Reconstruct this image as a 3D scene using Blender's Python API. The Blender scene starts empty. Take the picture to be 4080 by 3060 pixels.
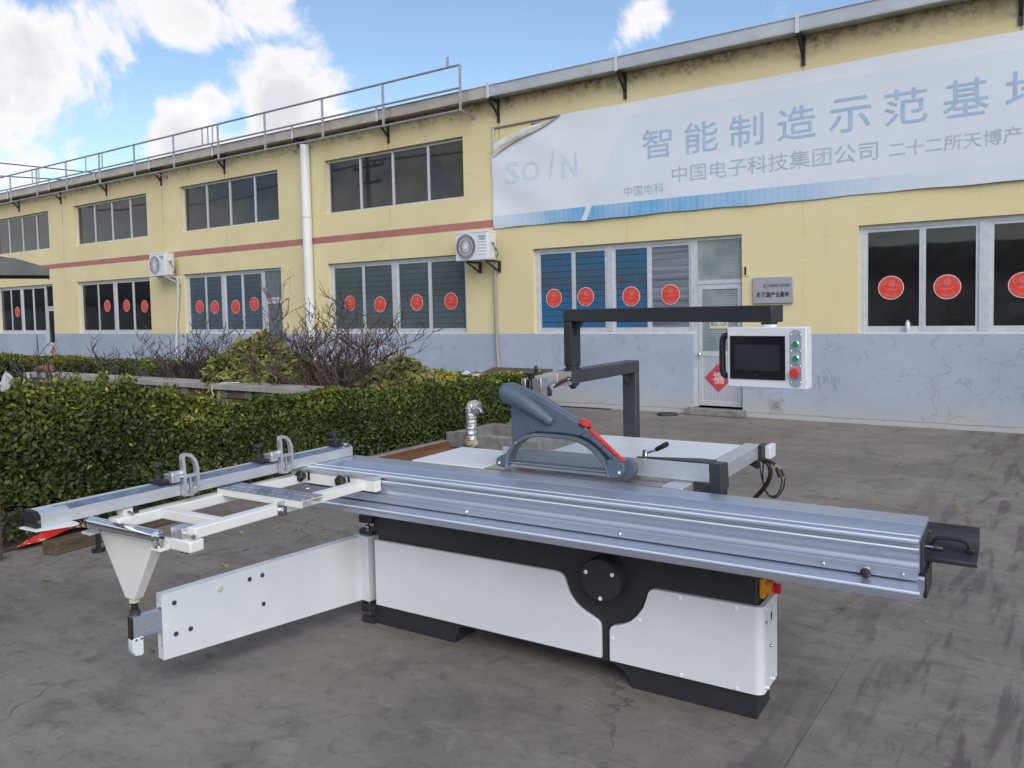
import bpy, bmesh, math, random
import numpy as np
from mathutils import Vector, Matrix, Euler
random.seed(7); rng = np.random.default_rng(11)
SC = bpy.context.scene; COL = SC.collection
R = math.radians
# ---------------------------------------------------------------- camera
YF, YM = 0.6117206, 0.5656457          # yaw of the facade and of the saw against the view
cam = bpy.data.cameras.new('camera'); camo = bpy.data.objects.new('camera', cam); COL.objects.link(camo)
cam.sensor_fit = 'HORIZONTAL'; cam.sensor_width = 36; cam.lens = 28.168; cam.shift_y = -0.03143
cam.clip_start = 0.05; cam.clip_end = 3000
_p, _r = 0.05175149, -0.0202235
_right = Vector((1, 0, 0)); _fwd = Vector((0, math.cos(_p), -math.sin(_p))); _up = Vector((0, math.sin(_p), math.cos(_p)))
_r2 = math.cos(_r)*_right + math.sin(_r)*_up; _u2 = -math.sin(_r)*_right + math.cos(_r)*_up
camo.matrix_world = Matrix(((_r2.x, _u2.x, -_fwd.x, 0), (_r2.y, _u2.y, -_fwd.y, 0), (_r2.z, _u2.z, -_fwd.z, 1.6), (0, 0, 0, 1)))
SC.camera = camo
# ---------------------------------------------------------------- light and exposure
SUN_DIR = Vector((0.22, -0.80, 0.56)).normalized()      # towards the sun, veiled by a cloud
SUN_EL = math.asin(SUN_DIR.z); SUN_ROT = math.atan2(SUN_DIR.x, SUN_DIR.y)
sun = bpy.data.lights.new('sun', 'SUN'); suno = bpy.data.objects.new('sun', sun); COL.objects.link(suno)
sun.energy = 1.5; sun.angle = R(50); sun.color = (1.0, 0.98, 0.955)
suno.rotation_euler = (-SUN_DIR).to_track_quat('-Z', 'Y').to_euler(); suno.location = (20, -16, 24)
vs = SC.view_settings; vs.view_transform = 'Standard'; vs.look = 'None'; vs.gamma = 1; vs.use_curve_mapping = False
vs.exposure = 0.72
world = bpy.data.worlds.new('World'); SC.world = world; world.use_nodes = True
# ---------------------------------------------------------------- node helpers
def sock(nt, s, v):
    if isinstance(v, bpy.types.NodeSocket): nt.links.new(v, s)
    elif isinstance(v, (tuple, list)) and len(v) == 3 and s.type == 'RGBA': s.default_value = (*v, 1)
    else: s.default_value = v
def mth(nt, op, a, b=0.0, c=0.0, clamp=False):
    n = nt.nodes.new('ShaderNodeMath'); n.operation = op; n.use_clamp = clamp
    sock(nt, n.inputs[0], a); sock(nt, n.inputs[1], b); sock(nt, n.inputs[2], c); return n.outputs[0]
def mix(nt, f, a, b, mode='MIX'):
    n = nt.nodes.new('ShaderNodeMix'); n.data_type = 'RGBA'; n.blend_type = mode
    sock(nt, n.inputs[0], f); sock(nt, n.inputs[6], a); sock(nt, n.inputs[7], b); return n.outputs[2]
def sstep(nt, v, lo, hi, a=0.0, b=1.0):
    n = nt.nodes.new('ShaderNodeMapRange'); n.interpolation_type = 'SMOOTHSTEP'
    sock(nt, n.inputs[0], v); n.inputs[1].default_value = lo; n.inputs[2].default_value = hi
    n.inputs[3].default_value = a; n.inputs[4].default_value = b; return n.outputs[0]
def coords(nt, kind='Object', scale=(1, 1, 1), loc=(0, 0, 0), rot=(0, 0, 0)):
    t = nt.nodes.new('ShaderNodeTexCoord'); m = nt.nodes.new('ShaderNodeMapping')
    nt.links.new(t.outputs[kind], m.inputs[0]); m.inputs[3].default_value = scale; m.inputs[1].default_value = loc; m.inputs[2].default_value = rot
    return m.outputs[0]
def noise(nt, v, scale=5.0, detail=4.0, rough=0.55, dist=0.0):
    n = nt.nodes.new('ShaderNodeTexNoise'); nt.links.new(v, n.inputs['Vector'])
    n.inputs['Scale'].default_value = scale; n.inputs['Detail'].default_value = detail
    n.inputs['Roughness'].default_value = rough; n.inputs['Distortion'].default_value = dist; return n.outputs[0]
def voro(nt, v, scale, feature='DISTANCE_TO_EDGE'):
    n = nt.nodes.new('ShaderNodeTexVoronoi'); n.feature = feature; nt.links.new(v, n.inputs['Vector']); n.inputs['Scale'].default_value = scale
    return n.outputs['Distance']
def xyz(nt, v):
    n = nt.nodes.new('ShaderNodeSeparateXYZ'); nt.links.new(v, n.inputs[0]); return n.outputs
def bump(nt, h, strength=0.2, dist=0.01):
    n = nt.nodes.new('ShaderNodeBump'); sock(nt, n.inputs['Height'], h); n.inputs['Strength'].default_value = strength
    n.inputs['Distance'].default_value = dist; return n.outputs[0]
# ---------------------------------------------------------------- sky: Nishita blue with broken cloud
def build_world():
    nt = world.node_tree; nt.nodes.clear()
    sky = nt.nodes.new('ShaderNodeTexSky'); sky.sky_type = 'NISHITA'; sky.sun_disc = False
    sky.sun_elevation = SUN_EL; sky.sun_rotation = SUN_ROT; sky.altitude = 10; sky.air_density = 1.0; sky.dust_density = 0.35; sky.ozone_density = 1.6
    bg = nt.nodes.new('ShaderNodeBackground'); nt.links.new(sky.outputs[0], bg.inputs[0]); bg.inputs[1].default_value = 0.104
    d = coords(nt, 'Generated')
    f = mth(nt, 'ADD', mth(nt, 'MULTIPLY', noise(nt, d, 8.5, 10, 0.60, 0.35), 1.9), mth(nt, 'MULTIPLY', noise(nt, d, 2.3, 2, 0.5), 0.55))
    blobs = [((-0.500, 0.836, 0.248), 0.125, .66), ((-0.455, 0.85, 0.225), 0.085, .48), ((-0.425, 0.86, 0.322), 0.085, .38), ((-0.355, 0.882, 0.334), 0.085, .46),
             ((-0.275, 0.903, 0.345), 0.075, .46), ((-0.262, 0.935, 0.243), 0.085, .86), ((-0.222, 0.944, 0.245), 0.065, .72), ((-0.325, 0.910, 0.236), 0.05, .55),
             ((-0.36, 0.913, 0.196), 0.075, .70), ((-0.29, 0.935, 0.20), 0.075, .62), ((0.158, 0.930, 0.334), 0.055, .42), ((0.150, 0.936, 0.316), 0.040, .40), ((0.318, 0.892, 0.322), 0.075, .50),
             ((-0.55, 0.80, 0.15), 0.16, .35)]
    geo = d; acc = None
    for c, rad, w in blobs:
        c = Vector(c).normalized()
        n = nt.nodes.new('ShaderNodeVectorMath'); n.operation = 'DISTANCE'; nt.links.new(geo, n.inputs[0]); n.inputs[1].default_value = c
        b = mth(nt, 'MULTIPLY', sstep(nt, n.outputs['Value'], 0.0, rad * 1.25, 1, 0), w)
        acc = b if acc is None else mth(nt, 'MAXIMUM', acc, b)
    # outside the photographed patch the same broken cloud goes on
    n = nt.nodes.new('ShaderNodeVectorMath'); n.operation = 'DISTANCE'; nt.links.new(geo, n.inputs[0]); n.inputs[1].default_value = Vector((0.05, 0.93, 0.33)).normalized()
    away = mth(nt, 'MULTIPLY', sstep(nt, n.outputs['Value'], 0.55, 0.95), 0.30)
    f = mth(nt, 'ADD', f, mth(nt, 'MAXIMUM', acc, away))
    m = sstep(nt, f, 1.47, 1.72)
    core = sstep(nt, f, 1.62, 2.05)
    tone = noise(nt, coords(nt, 'Generated', loc=(0.03, 0.02, -0.06)), 9.0, 6, 0.6)
    shade = mth(nt, 'MULTIPLY', core, sstep(nt, tone, 0.42, 0.68, 1, 0))
    colr = mix(nt, mth(nt, 'MULTIPLY', shade, 0.75), (0.97, 0.96, 0.98), (0.68, 0.70, 0.76))
    cb = nt.nodes.new('ShaderNodeBackground'); nt.links.new(colr, cb.inputs[0]); cb.inputs[1].default_value = 0.62
    ms = nt.nodes.new('ShaderNodeMixShader'); nt.links.new(m, ms.inputs[0]); nt.links.new(bg.outputs[0], ms.inputs[1]); nt.links.new(cb.outputs[0], ms.inputs[2])
    out = nt.nodes.new('ShaderNodeOutputWorld'); nt.links.new(ms.outputs[0], out.inputs[0])
build_world()
# ---------------------------------------------------------------- materials
MATS = {}
def newmat(name):
    m = bpy.data.materials.new(name); m.use_nodes = True; nt = m.node_tree
    b = nt.nodes['Principled BSDF']; MATS[name] = m; return m, nt, b
def pm(name, col, rough=0.5, metal=0.0, var=0.12, vs=6.0, bs=0.0, bsc=300.0, stretch=(1, 1, 1), rvar=0.0, spec=0.5, coat=0.0, dirt=0.0, dcol=(0.12, 0.10, 0.08)):
    m, nt, b = newmat(name)
    v = coords(nt, 'Object', stretch)
    n1 = noise(nt, v, vs, 6, 0.6)
    dark = tuple(c * (1 - var) for c in col); lite = tuple(min(1, c * (1 + var)) for c in col)
    c = mix(nt, sstep(nt, n1, 0.3, 0.7), dark, lite)
    if dirt > 0:
        d = sstep(nt, noise(nt, coords(nt, 'Object'), vs * 2.7, 8, 0.68), 0.55, 0.78)
        c = mix(nt, mth(nt, 'MULTIPLY', d, dirt), c, dcol)
    sock(nt, b.inputs['Base Color'], c)
    b.inputs['Metallic'].default_value = metal; b.inputs['Specular IOR Level'].default_value = spec
    b.inputs['Coat Weight'].default_value = coat
    if rvar: sock(nt, b.inputs['Roughness'], sstep(nt, noise(nt, v, vs * 3, 5), 0.3, 0.7, max(0.02, rough - rvar), rough + rvar))
    else: b.inputs['Roughness'].default_value = rough
    if bs > 0: sock(nt, b.inputs['Normal'], bump(nt, noise(nt, v, bsc, 3), bs, 0.002))
    return m
white = pm('powder_coat_white', (0.66, 0.68, 0.70), 0.42, var=0.04, vs=3, bs=0.05, bsc=900, dirt=0.08, dcol=(0.4, 0.39, 0.36))
cream = pm('powder_coat_cream', (0.72, 0.71, 0.67), 0.42, var=0.03, vs=3, bs=0.05, bsc=900, dirt=0.06, dcol=(0.4, 0.39, 0.36))
black = pm('powder_coat_black', (0.022, 0.024, 0.029), 0.48, var=0.10, vs=4, bs=0.12, bsc=1200)
dgrey = pm('dark_grey_paint', (0.036, 0.041, 0.047), 0.42, var=0.12, vs=8, bs=0.05, bsc=700)
blkplast = pm('black_plastic', (0.016, 0.016, 0.018), 0.38, var=0.1)
alu = pm('anodised_aluminium', (0.53, 0.57, 0.66), 0.36, 0.78, var=0.035, vs=5, stretch=(0.15, 12, 12), bs=0.012, bsc=60, rvar=0.03)
alux = pm('anodised_aluminium_fence', (0.64, 0.66, 0.69), 0.40, 0.65, var=0.04, vs=6, stretch=(12, 0.2, 12), bs=0.012, bsc=60, rvar=0.04, dirt=0.08)
cast = pm('cast_aluminium', (0.60, 0.61, 0.63), 0.42, 0.8, var=0.08, vs=20, bs=0.12, bsc=250)
steel = pm('bright_steel', (0.62, 0.63, 0.65), 0.18, 1.0, var=0.08, vs=30)
chrome = pm('chrome_plating', (0.78, 0.79, 0.80), 0.06, 1.0, var=0.03)
film = pm('scale_film', (0.13, 0.16, 0.24), 0.22, 0.0, var=0.25, vs=18, spec=0.7)
iron = pm('ground_cast_iron', (0.42, 0.40, 0.38), 0.20, 0.9, var=0.1, vs=8, rvar=0.06)
guardm = pm('slate_plastic', (0.085, 0.112, 0.150), 0.52, var=0.08, vs=10, bs=0.05, bsc=800)
redp = pm('red_plastic', (0.62, 0.025, 0.025), 0.35, var=0.1)
greenp = pm('green_plastic', (0.0, 0.24, 0.11), 0.25, var=0.1)
orange = pm('orange_plastic', (0.75, 0.30, 0.02), 0.4, var=0.08)
nylon = pm('pale_nylon', (0.50, 0.55, 0.34), 0.5, var=0.1)
screen = pm('touch_glass', (0.010, 0.010, 0.013), 0.09, var=0.2, spec=0.5)
screenb = pm('screen_display', (0.022, 0.023, 0.030), 0.16, var=0.2, spec=0.5)
pinkfilm = pm('sleeve_aluminium', (0.60, 0.52, 0.52), 0.35, 0.7, var=0.12, vs=30)
dotwhite = pm('white_plastic', (0.78, 0.78, 0.78), 0.4, var=0.03)
darkhole = pm('dark_void', (0.006, 0.006, 0.006), 0.9, var=0.1)
ink = pm('black_ink', (0.02, 0.02, 0.022), 0.6, var=0.1)
teal = pm('teal_ink', (0.0, 0.30, 0.30), 0.5, var=0.1)
def clear_plastic(name, tint, amount):
    m, nt, b = newmat(name); nt.nodes.remove(b)
    t = nt.nodes.new('ShaderNodeBsdfTransparent'); t.inputs[0].default_value = (*tint, 1)
    g = nt.nodes.new('ShaderNodeBsdfGlossy'); g.inputs['Roughness'].default_value = 0.05; g.inputs[0].default_value = (1, 1, 1, 1)
    dfu = nt.nodes.new('ShaderNodeBsdfDiffuse'); dfu.inputs[0].default_value = (0.75, 0.78, 0.82, 1)
    fr = nt.nodes.new('ShaderNodeFresnel'); fr.inputs[0].default_value = 1.45
    a = nt.nodes.new('ShaderNodeMixShader'); a.inputs[0].default_value = amount; nt.links.new(t.outputs[0], a.inputs[1]); nt.links.new(dfu.outputs[0], a.inputs[2])
    c = nt.nodes.new('ShaderNodeMixShader'); nt.links.new(fr.outputs[0], c.inputs[0]); nt.links.new(a.outputs[0], c.inputs[1]); nt.links.new(g.outputs[0], c.inputs[2])
    nt.links.new(c.outputs[0], nt.nodes['Material Output'].inputs[0]); return m
acryl = clear_plastic('clear_acrylic', (0.955, 0.97, 0.98), 0.025)
bright = pm('machined_edge_glint', (0.86, 0.89, 0.94), 0.32, 0.45, var=0.04)  # near-white colour carries the sky highlight of the machined edges
# ---------------------------------------------------------------- mesh builder
class G:
    def __init__(s): s.v = []; s.f = []; s.m = []; s.mi = 0
    def add(s, vs, fs):
        o = len(s.v); s.v += [tuple(v) for v in vs]
        for f in fs: s.f.append(tuple(i + o for i in f)); s.m.append(s.mi)
        return s
    def box(s, x0, x1, y0, y1, z0, z1):
        return s.add([(x0,y0,z0),(x1,y0,z0),(x1,y1,z0),(x0,y1,z0),(x0,y0,z1),(x1,y0,z1),(x1,y1,z1),(x0,y1,z1)],
                     [(0,3,2,1),(4,5,6,7),(0,1,5,4),(1,2,6,5),(2,3,7,6),(3,0,4,7)])
    def hexa(s, bot, top):
        return s.add(list(bot) + list(top), [(0,3,2,1),(4,5,6,7),(0,1,5,4),(1,2,6,5),(2,3,7,6),(3,0,4,7)])
    def obox(s, a, b, w, h, up=(0, 0, 1)):      # bar from a to b, width w (sideways), height h (along up)
        a = Vector(a); b = Vector(b); d = (b - a).normalized(); up = Vector(up)
        sd = d.cross(up)
        if sd.length < 1e-4: sd = d.cross(Vector((1, 0, 0)))
        sd.normalize(); u = sd.cross(d).normalized(); sd *= w/2; u *= h/2
        return s.hexa([a-sd-u, a+sd-u, b+sd-u, b-sd-u], [a-sd+u, a+sd+u, b+sd+u, b-sd+u])
    def prism(s, pts, a, b, axis):
        n = len(pts)
        mk = {'x': lambda p, t: (t, p[0], p[1]), 'y': lambda p, t: (p[0], t, p[1]), 'z': lambda p, t: (p[0], p[1], t)}[axis]
        vs = [mk(p, a) for p in pts] + [mk(p, b) for p in pts]
        fs = [tuple(range(n)), tuple(range(2*n-1, n-1, -1))] + [(i, i+n, (i+1) % n + n, (i+1) % n) for i in range(n)]
        return s.add(vs, fs)
    def cyl(s, p0, p1, r, n=14, r1=None, caps=True):
        p0 = Vector(p0); p1 = Vector(p1); d = (p1 - p0).normalized(); r1 = r if r1 is None else r1
        a = d.orthogonal().normalized(); b = d.cross(a)
        vs = []
        for p, rr in ((p0, r), (p1, r1)):
            for i in range(n):
                t = 2*math.pi*i/n; vs.append(p + a*math.cos(t)*rr + b*math.sin(t)*rr)
        fs = [(i, (i+1) % n, (i+1) % n + n, i+n) for i in range(n)]
        if caps: fs += [tuple(range(n-1, -1, -1)), tuple(range(n, 2*n))]
        return s.add(vs, fs)
    def lathe(s, p0, axis, prof, n=16):         # prof: (distance along axis, radius)
        p0 = Vector(p0); d = Vector(axis).normalized(); a = d.orthogonal().normalized(); b = d.cross(a); vs = []
        for t, r in prof:
            for i in range(n):
                an = 2*math.pi*i/n; vs.append(p0 + d*t + (a*math.cos(an) + b*math.sin(an))*max(r, 1e-4))
        k = len(prof); fs = []
        for j in range(k-1):
            for i in range(n): fs.append((j*n+i, j*n+(i+1) % n, (j+1)*n+(i+1) % n, (j+1)*n+i))
        fs += [tuple(range(n-1, -1, -1)), tuple(range((k-1)*n, k*n))]
        return s.add(vs, fs)
    def tube(s, pts, r, n=8, caps=True):
        pts = [Vector(p) for p in pts]; rs = r if isinstance(r, (list, tuple)) else [r]*len(pts); vs = []
        t0 = (pts[1]-pts[0]).normalized(); a = t0.orthogonal().normalized()
        for i, p in enumerate(pts):
            t = (pts[min(i+1, len(pts)-1)] - pts[max(i-1, 0)]).normalized()
            a = (a - t*a.dot(t)).normalized(); b = t.cross(a)
            for k in range(n):
                an = 2*math.pi*k/n; vs.append(p + (a*math.cos(an) + b*math.sin(an))*rs[i])
        fs = []
        for i in range(len(pts)-1):
            for k in range(n): fs.append((i*n+k, i*n+(k+1) % n, (i+1)*n+(k+1) % n, (i+1)*n+k))
        if caps: fs += [tuple(range(n-1, -1, -1)), tuple(range((len(pts)-1)*n, len(pts)*n))]
        return s.add(vs, fs)
    def strip(s, pts, w, a, b, axis='y', closed=False):     # flat bar of width w following pts, extruded a..b along axis
        n = len(pts); P = [Vector((p[0], p[1])) for p in pts]; L = []; Rr = []
        for i in range(n):
            q0 = P[(i-1) % n] if closed or i > 0 else P[i]; q1 = P[(i+1) % n] if closed or i < n-1 else P[i]
            t = (q1-q0).normalized(); nn = Vector((-t.y, t.x)); ww = w[i] if isinstance(w, (list, tuple)) else w
            L.append(P[i]+nn*ww/2); Rr.append(P[i]-nn*ww/2)
        for i in range(n if closed else n-1):
            j = (i+1) % n; s.prism([L[i], L[j], Rr[j], Rr[i]], a, b, axis)
        return s
    def text(s, body, x0, x1, z0, z1, y, bold=0.0, shear=0.0, fn=None):
        c = bpy.data.curves.new('tmp_text', 'FONT'); c.body = body; c.offset = bold; c.shear = shear; c.resolution_u = 2
        o = bpy.data.objects.new('tmp_text', c); COL.objects.link(o)
        me = bpy.data.meshes.new_from_object(o.evaluated_get(bpy.context.evaluated_depsgraph_get()))
        bm = bmesh.new(); bm.from_mesh(me); bmesh.ops.remove_doubles(bm, verts=bm.verts, dist=1e-4); bm.to_mesh(me); bm.free()
        co = [v.co.copy() for v in me.vertices]; fs = [tuple(p.vertices) for p in me.polygons]
        bpy.data.objects.remove(o); bpy.data.meshes.remove(me); bpy.data.curves.remove(c)
        ax, bx = min(v.x for v in co), max(v.x for v in co); az, bz = min(v.y for v in co), max(v.y for v in co)
        vs = []
        for v in co:
            x = x0 + (v.x-ax)/max(1e-6, bx-ax)*(x1-x0); z = z0 + (v.y-az)/max(1e-6, bz-az)*(z1-z0)
            vs.append((x, (fn(x, z) if fn else 0)+y, z))
        return s.add(vs, fs)
    def xf(s, fn): s.v = [tuple(fn(Vector(v))) for v in s.v]; return s
ABS = {}
FR = {'F': YF, 'M': YM, 'W': 0.0, 'C': -0.521}
def to_world(fr, o):
    a = -FR[fr]; c, sn = math.cos(a), math.sin(a); return Vector((c*o[0]-sn*o[1], sn*o[0]+c*o[1], o[2]))
def mesh_of(name, g, mat, org, bev=0.0, smooth=True, recalc=True):
    me = bpy.data.meshes.new(name)
    me.from_pydata([(v[0]-org[0], v[1]-org[1], v[2]-org[2]) for v in g.v], [], g.f)
    if recalc:
        bm = bmesh.new(); bm.from_mesh(me); bmesh.ops.recalc_face_normals(bm, faces=bm.faces); bm.to_mesh(me); bm.free()
    ml = mat if isinstance(mat, (list, tuple)) else [mat]
    for m in ml: me.materials.append(m)
    if len(ml) > 1:
        for p, i in zip(me.polygons, g.m): p.material_index = i
    if smooth:
        me.shade_smooth(); me.set_sharp_from_angle(angle=R(35))
    return me
def tagit(o, label=None, cat=None, group=None, kind=None):
    if label: o['label'] = label
    if cat: o['category'] = cat
    if group: o['group'] = group
    if kind: o['kind'] = kind
    return o
def place(o, fr, org):
    o.location = to_world(fr, org); o.rotation_euler = (0, 0, -FR[fr]); ABS[o.name] = (fr, Vector(org))
def thing(name, label, cat, fr, org, group=None):
    o = bpy.data.objects.new(name, None); o.empty_display_size = 0.1; COL.objects.link(o); place(o, fr, org); return tagit(o, label, cat, group)
def addbev(o, bev):
    if bev:
        m = o.modifiers.new('bevel', 'BEVEL'); m.width = bev; m.segments = 2; m.limit_method = 'ANGLE'; m.angle_limit = R(50); m.harden_normals = False
def part(name, g, mat, parent, at=None, bev=0.0, smooth=True, label=None, kind=None, recalc=True):
    fr, po = ABS[parent.name]; org = Vector(at) if at is not None else po
    o = bpy.data.objects.new(name, mesh_of(name, g, mat, org, bev, smooth, recalc)); COL.objects.link(o)
    o.parent = parent; o.location = org - po; ABS[o.name] = (fr, org); addbev(o, bev)
    return tagit(o, label, None, None, kind)
def solo(name, g, mat, label, cat, fr, org, group=None, bev=0.0, smooth=True, kind=None, recalc=True):
    o = bpy.data.objects.new(name, mesh_of(name, g, mat, org, bev, smooth, recalc)); COL.objects.link(o); place(o, fr, org); addbev(o, bev)
    return tagit(o, label, cat, group, kind)
def copy_part(src, parent, at, rz=0.0):
    fr, po = ABS[parent.name]; c = src.copy(); COL.objects.link(c); c.parent = parent; c.location = Vector(at)-po
    c.rotation_euler = (0, 0, rz); ABS[c.name] = (fr, Vector(at)); return c
def arc(cx, cy, r, a0, a1, n): return [(cx+r*math.cos(R(a0+(a1-a0)*i/n)), cy+r*math.sin(R(a0+(a1-a0)*i/n))) for i in range(n+1)]
def smooth_pts(pts, it=2, closed=False):
    for _ in range(it):
        q = []; n = len(pts)
        for i in range(n if closed else n-1):
            a = Vector(pts[i]); b = Vector(pts[(i+1) % n]); q += [a*0.75+b*0.25, a*0.25+b*0.75]
        pts = q if closed else [Vector(pts[0])] + q + [Vector(pts[-1])]
    return pts
# ================================================================ ground
def ground_mat():
    m, nt, b = newmat('yard_concrete'); v = coords(nt, 'Object')
    big = noise(nt, v, 0.55, 5, 0.6, 0.6); mid = noise(nt, v, 2.6, 8, 0.68, 0.5); fine = noise(nt, v, 30, 8, 0.76); grit = noise(nt, v, 11, 8, 0.74, .6)
    streak = noise(nt, coords(nt, 'Object', (1.1, 4.2, 1), rot=(0, 0, R(18))), 2.4, 7, 0.7, 0.8)
    streak2 = noise(nt, coords(nt, 'Object', (5.5, 0.7, 1), rot=(0, 0, R(-14))), 1.5, 5, 0.6, 0.3)
    c = mix(nt, sstep(nt, big, 0.35, 0.68), (0.168, 0.147, 0.127), (0.235, 0.208, 0.180))
    c = mix(nt, mth(nt, 'MULTIPLY', sstep(nt, mid, 0.48, 0.68), 0.60), c, (0.105, 0.095, 0.086))
    c = mix(nt, mth(nt, 'MULTIPLY', sstep(nt, streak, 0.53, 0.70), 0.45), c, (0.092, 0.084, 0.078))
    c = mix(nt, mth(nt, 'MULTIPLY', sstep(nt, streak, 0.46, 0.32), 0.42), c, (0.29, 0.262, 0.230))
    # tyre and oil marks on the right-hand slabs, running away from the camera
    s = xyz(nt, v); right = sstep(nt, s[0], -1.5, -0.4)
    c = mix(nt, mth(nt, 'MULTIPLY', mth(nt, 'MULTIPLY', sstep(nt, streak2, 0.50, 0.60), right), 0.60), c, (0.058, 0.059, 0.066))
    c = mix(nt, mth(nt, 'MULTIPLY', sstep(nt, fine, 0.58, 0.74), 0.50), c, (0.070, 0.064, 0.058))
    c = mix(nt, mth(nt, 'MULTIPLY', sstep(nt, fine, 0.40, 0.26), 0.35), c, (0.24, 0.225, 0.205))
    c = mix(nt, mth(nt, 'MULTIPLY', sstep(nt, grit, 0.52, 0.66), 0.50), c, (0.085, 0.076, 0.068))
    c = mix(nt, mth(nt, 'MULTIPLY', sstep(nt, grit, 0.44, 0.32), 0.40), c, (0.29, 0.26, 0.225))
    rust = sstep(nt, noise(nt, v, 3.4, 6, 0.7, 1.0), 0.64, 0.74)
    c = mix(nt, mth(nt, 'MULTIPLY', rust, 0.30), c, (0.115, 0.062, 0.045))
    wob = mth(nt, 'MULTIPLY', mth(nt, 'SUBTRACT', noise(nt, v, 3.0, 3), 0.5), 0.16)
    yl = mth(nt, 'ABSOLUTE', mth(nt, 'ADD', mth(nt, 'SUBTRACT', s[1], 6.94), wob))
    ym = mth(nt, 'MULTIPLY', mth(nt, 'MULTIPLY', sstep(nt, yl, 0.11, 0.02), sstep(nt, noise(nt, v, 5, 6, 0.7), 0.48, 0.62)), sstep(nt, s[0], -2.2, -1.2))
    c = mix(nt, mth(nt, 'MULTIPLY', ym, 0.5), c, (0.24, 0.16, 0.075))
    # cracks
    wv = nt.nodes.new('ShaderNodeVectorMath'); wv.operation = 'ADD'
    nz = nt.nodes.new('ShaderNodeTexNoise'); nt.links.new(v, nz.inputs['Vector']); nz.inputs['Scale'].default_value = 2.0; nz.inputs['Detail'].default_value = 7; nz.inputs['Roughness'].default_value = 0.65
    sc = nt.nodes.new('ShaderNodeVectorMath'); sc.operation = 'SCALE'; nt.links.new(nz.outputs[1], sc.inputs[0]); sc.inputs['Scale'].default_value = 0.55
    nt.links.new(v, wv.inputs[0]); nt.links.new(sc.outputs[0], wv.inputs[1])
    cr = voro(nt, wv.outputs[0], 0.62)
    cm = mth(nt, 'MULTIPLY', sstep(nt, cr, 0.006, 0.001), sstep(nt, noise(nt, v, 0.9, 2), 0.54, 0.66))
    c = mix(nt, mth(nt, 'MULTIPLY', cm, 0.6), c, (0.055, 0.047, 0.042))
    sock(nt, b.inputs['Base Color'], c)
    sock(nt, b.inputs['Roughness'], sstep(nt, mid, 0.35, 0.7, 0.86, 0.66)); b.inputs['Specular IOR Level'].default_value = 0.35
    h = mth(nt, 'SUBTRACT', mth(nt, 'ADD', mth(nt, 'MULTIPLY', fine, 0.5), mth(nt, 'MULTIPLY', mid, 0.8)), mth(nt, 'MULTIPLY', cm, 0.7))
    sock(nt, b.inputs['Normal'], bump(nt, h, 0.45, 0.012)); return m
GM = ground_mat()
g = G(); g.add([(-400, -400, -.02), (400, -400, -.02), (400, 600, -.02), (-400, 600, -.02)], [(0, 1, 2, 3)])
ground = solo('ground', g, GM, None, None, 'F', (0, 0, 0), kind='structure')
xc = [-34, -22, -12, -6.0, -0.80, 4.4, 9.6]; yc = [-7, -1.6, 4.033, 11.33]
for j in range(len(yc)-1):
    XC = xc if j < 2 else [-6.0, 4.4, 9.6]
    for i in range(len(XC)-1):
        g = G(); e = 0.003; ex = .0014; x0, x1, y0, y1 = XC[i]+ex, XC[i+1]-ex, yc[j]+e, yc[j+1]-e
        n = 9; top = []
        def edge(ax, ay, bx, by):
            for k in range(n):
                t = k/n; top.append((ax+(bx-ax)*t+random.uniform(-.0025, .0025), ay+(by-ay)*t+random.uniform(-.0025, .0025)))
        edge(x0, y0, x1, y0); edge(x1, y0, x1, y1); edge(x1, y1, x0, y1); edge(x0, y1, x0, y0)
        g.prism(top, -0.018, 0.0, 'z'); part('slab', g, GM, ground, smooth=False, recalc=True)
soil = pm('garden_soil', (0.075, 0.058, 0.042), 0.95, var=0.4, vs=7, bs=0.8, bsc=40)
g = G(); g.add([(-34, -6, .006), (-6.02, -6, .006), (-6.02, 9.6, .006), (-34, 9.6, .006)], [(0, 1, 2, 3)])
solo('soil', g, soil, None, None, 'F', (0, 0, 0), kind='structure')
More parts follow.
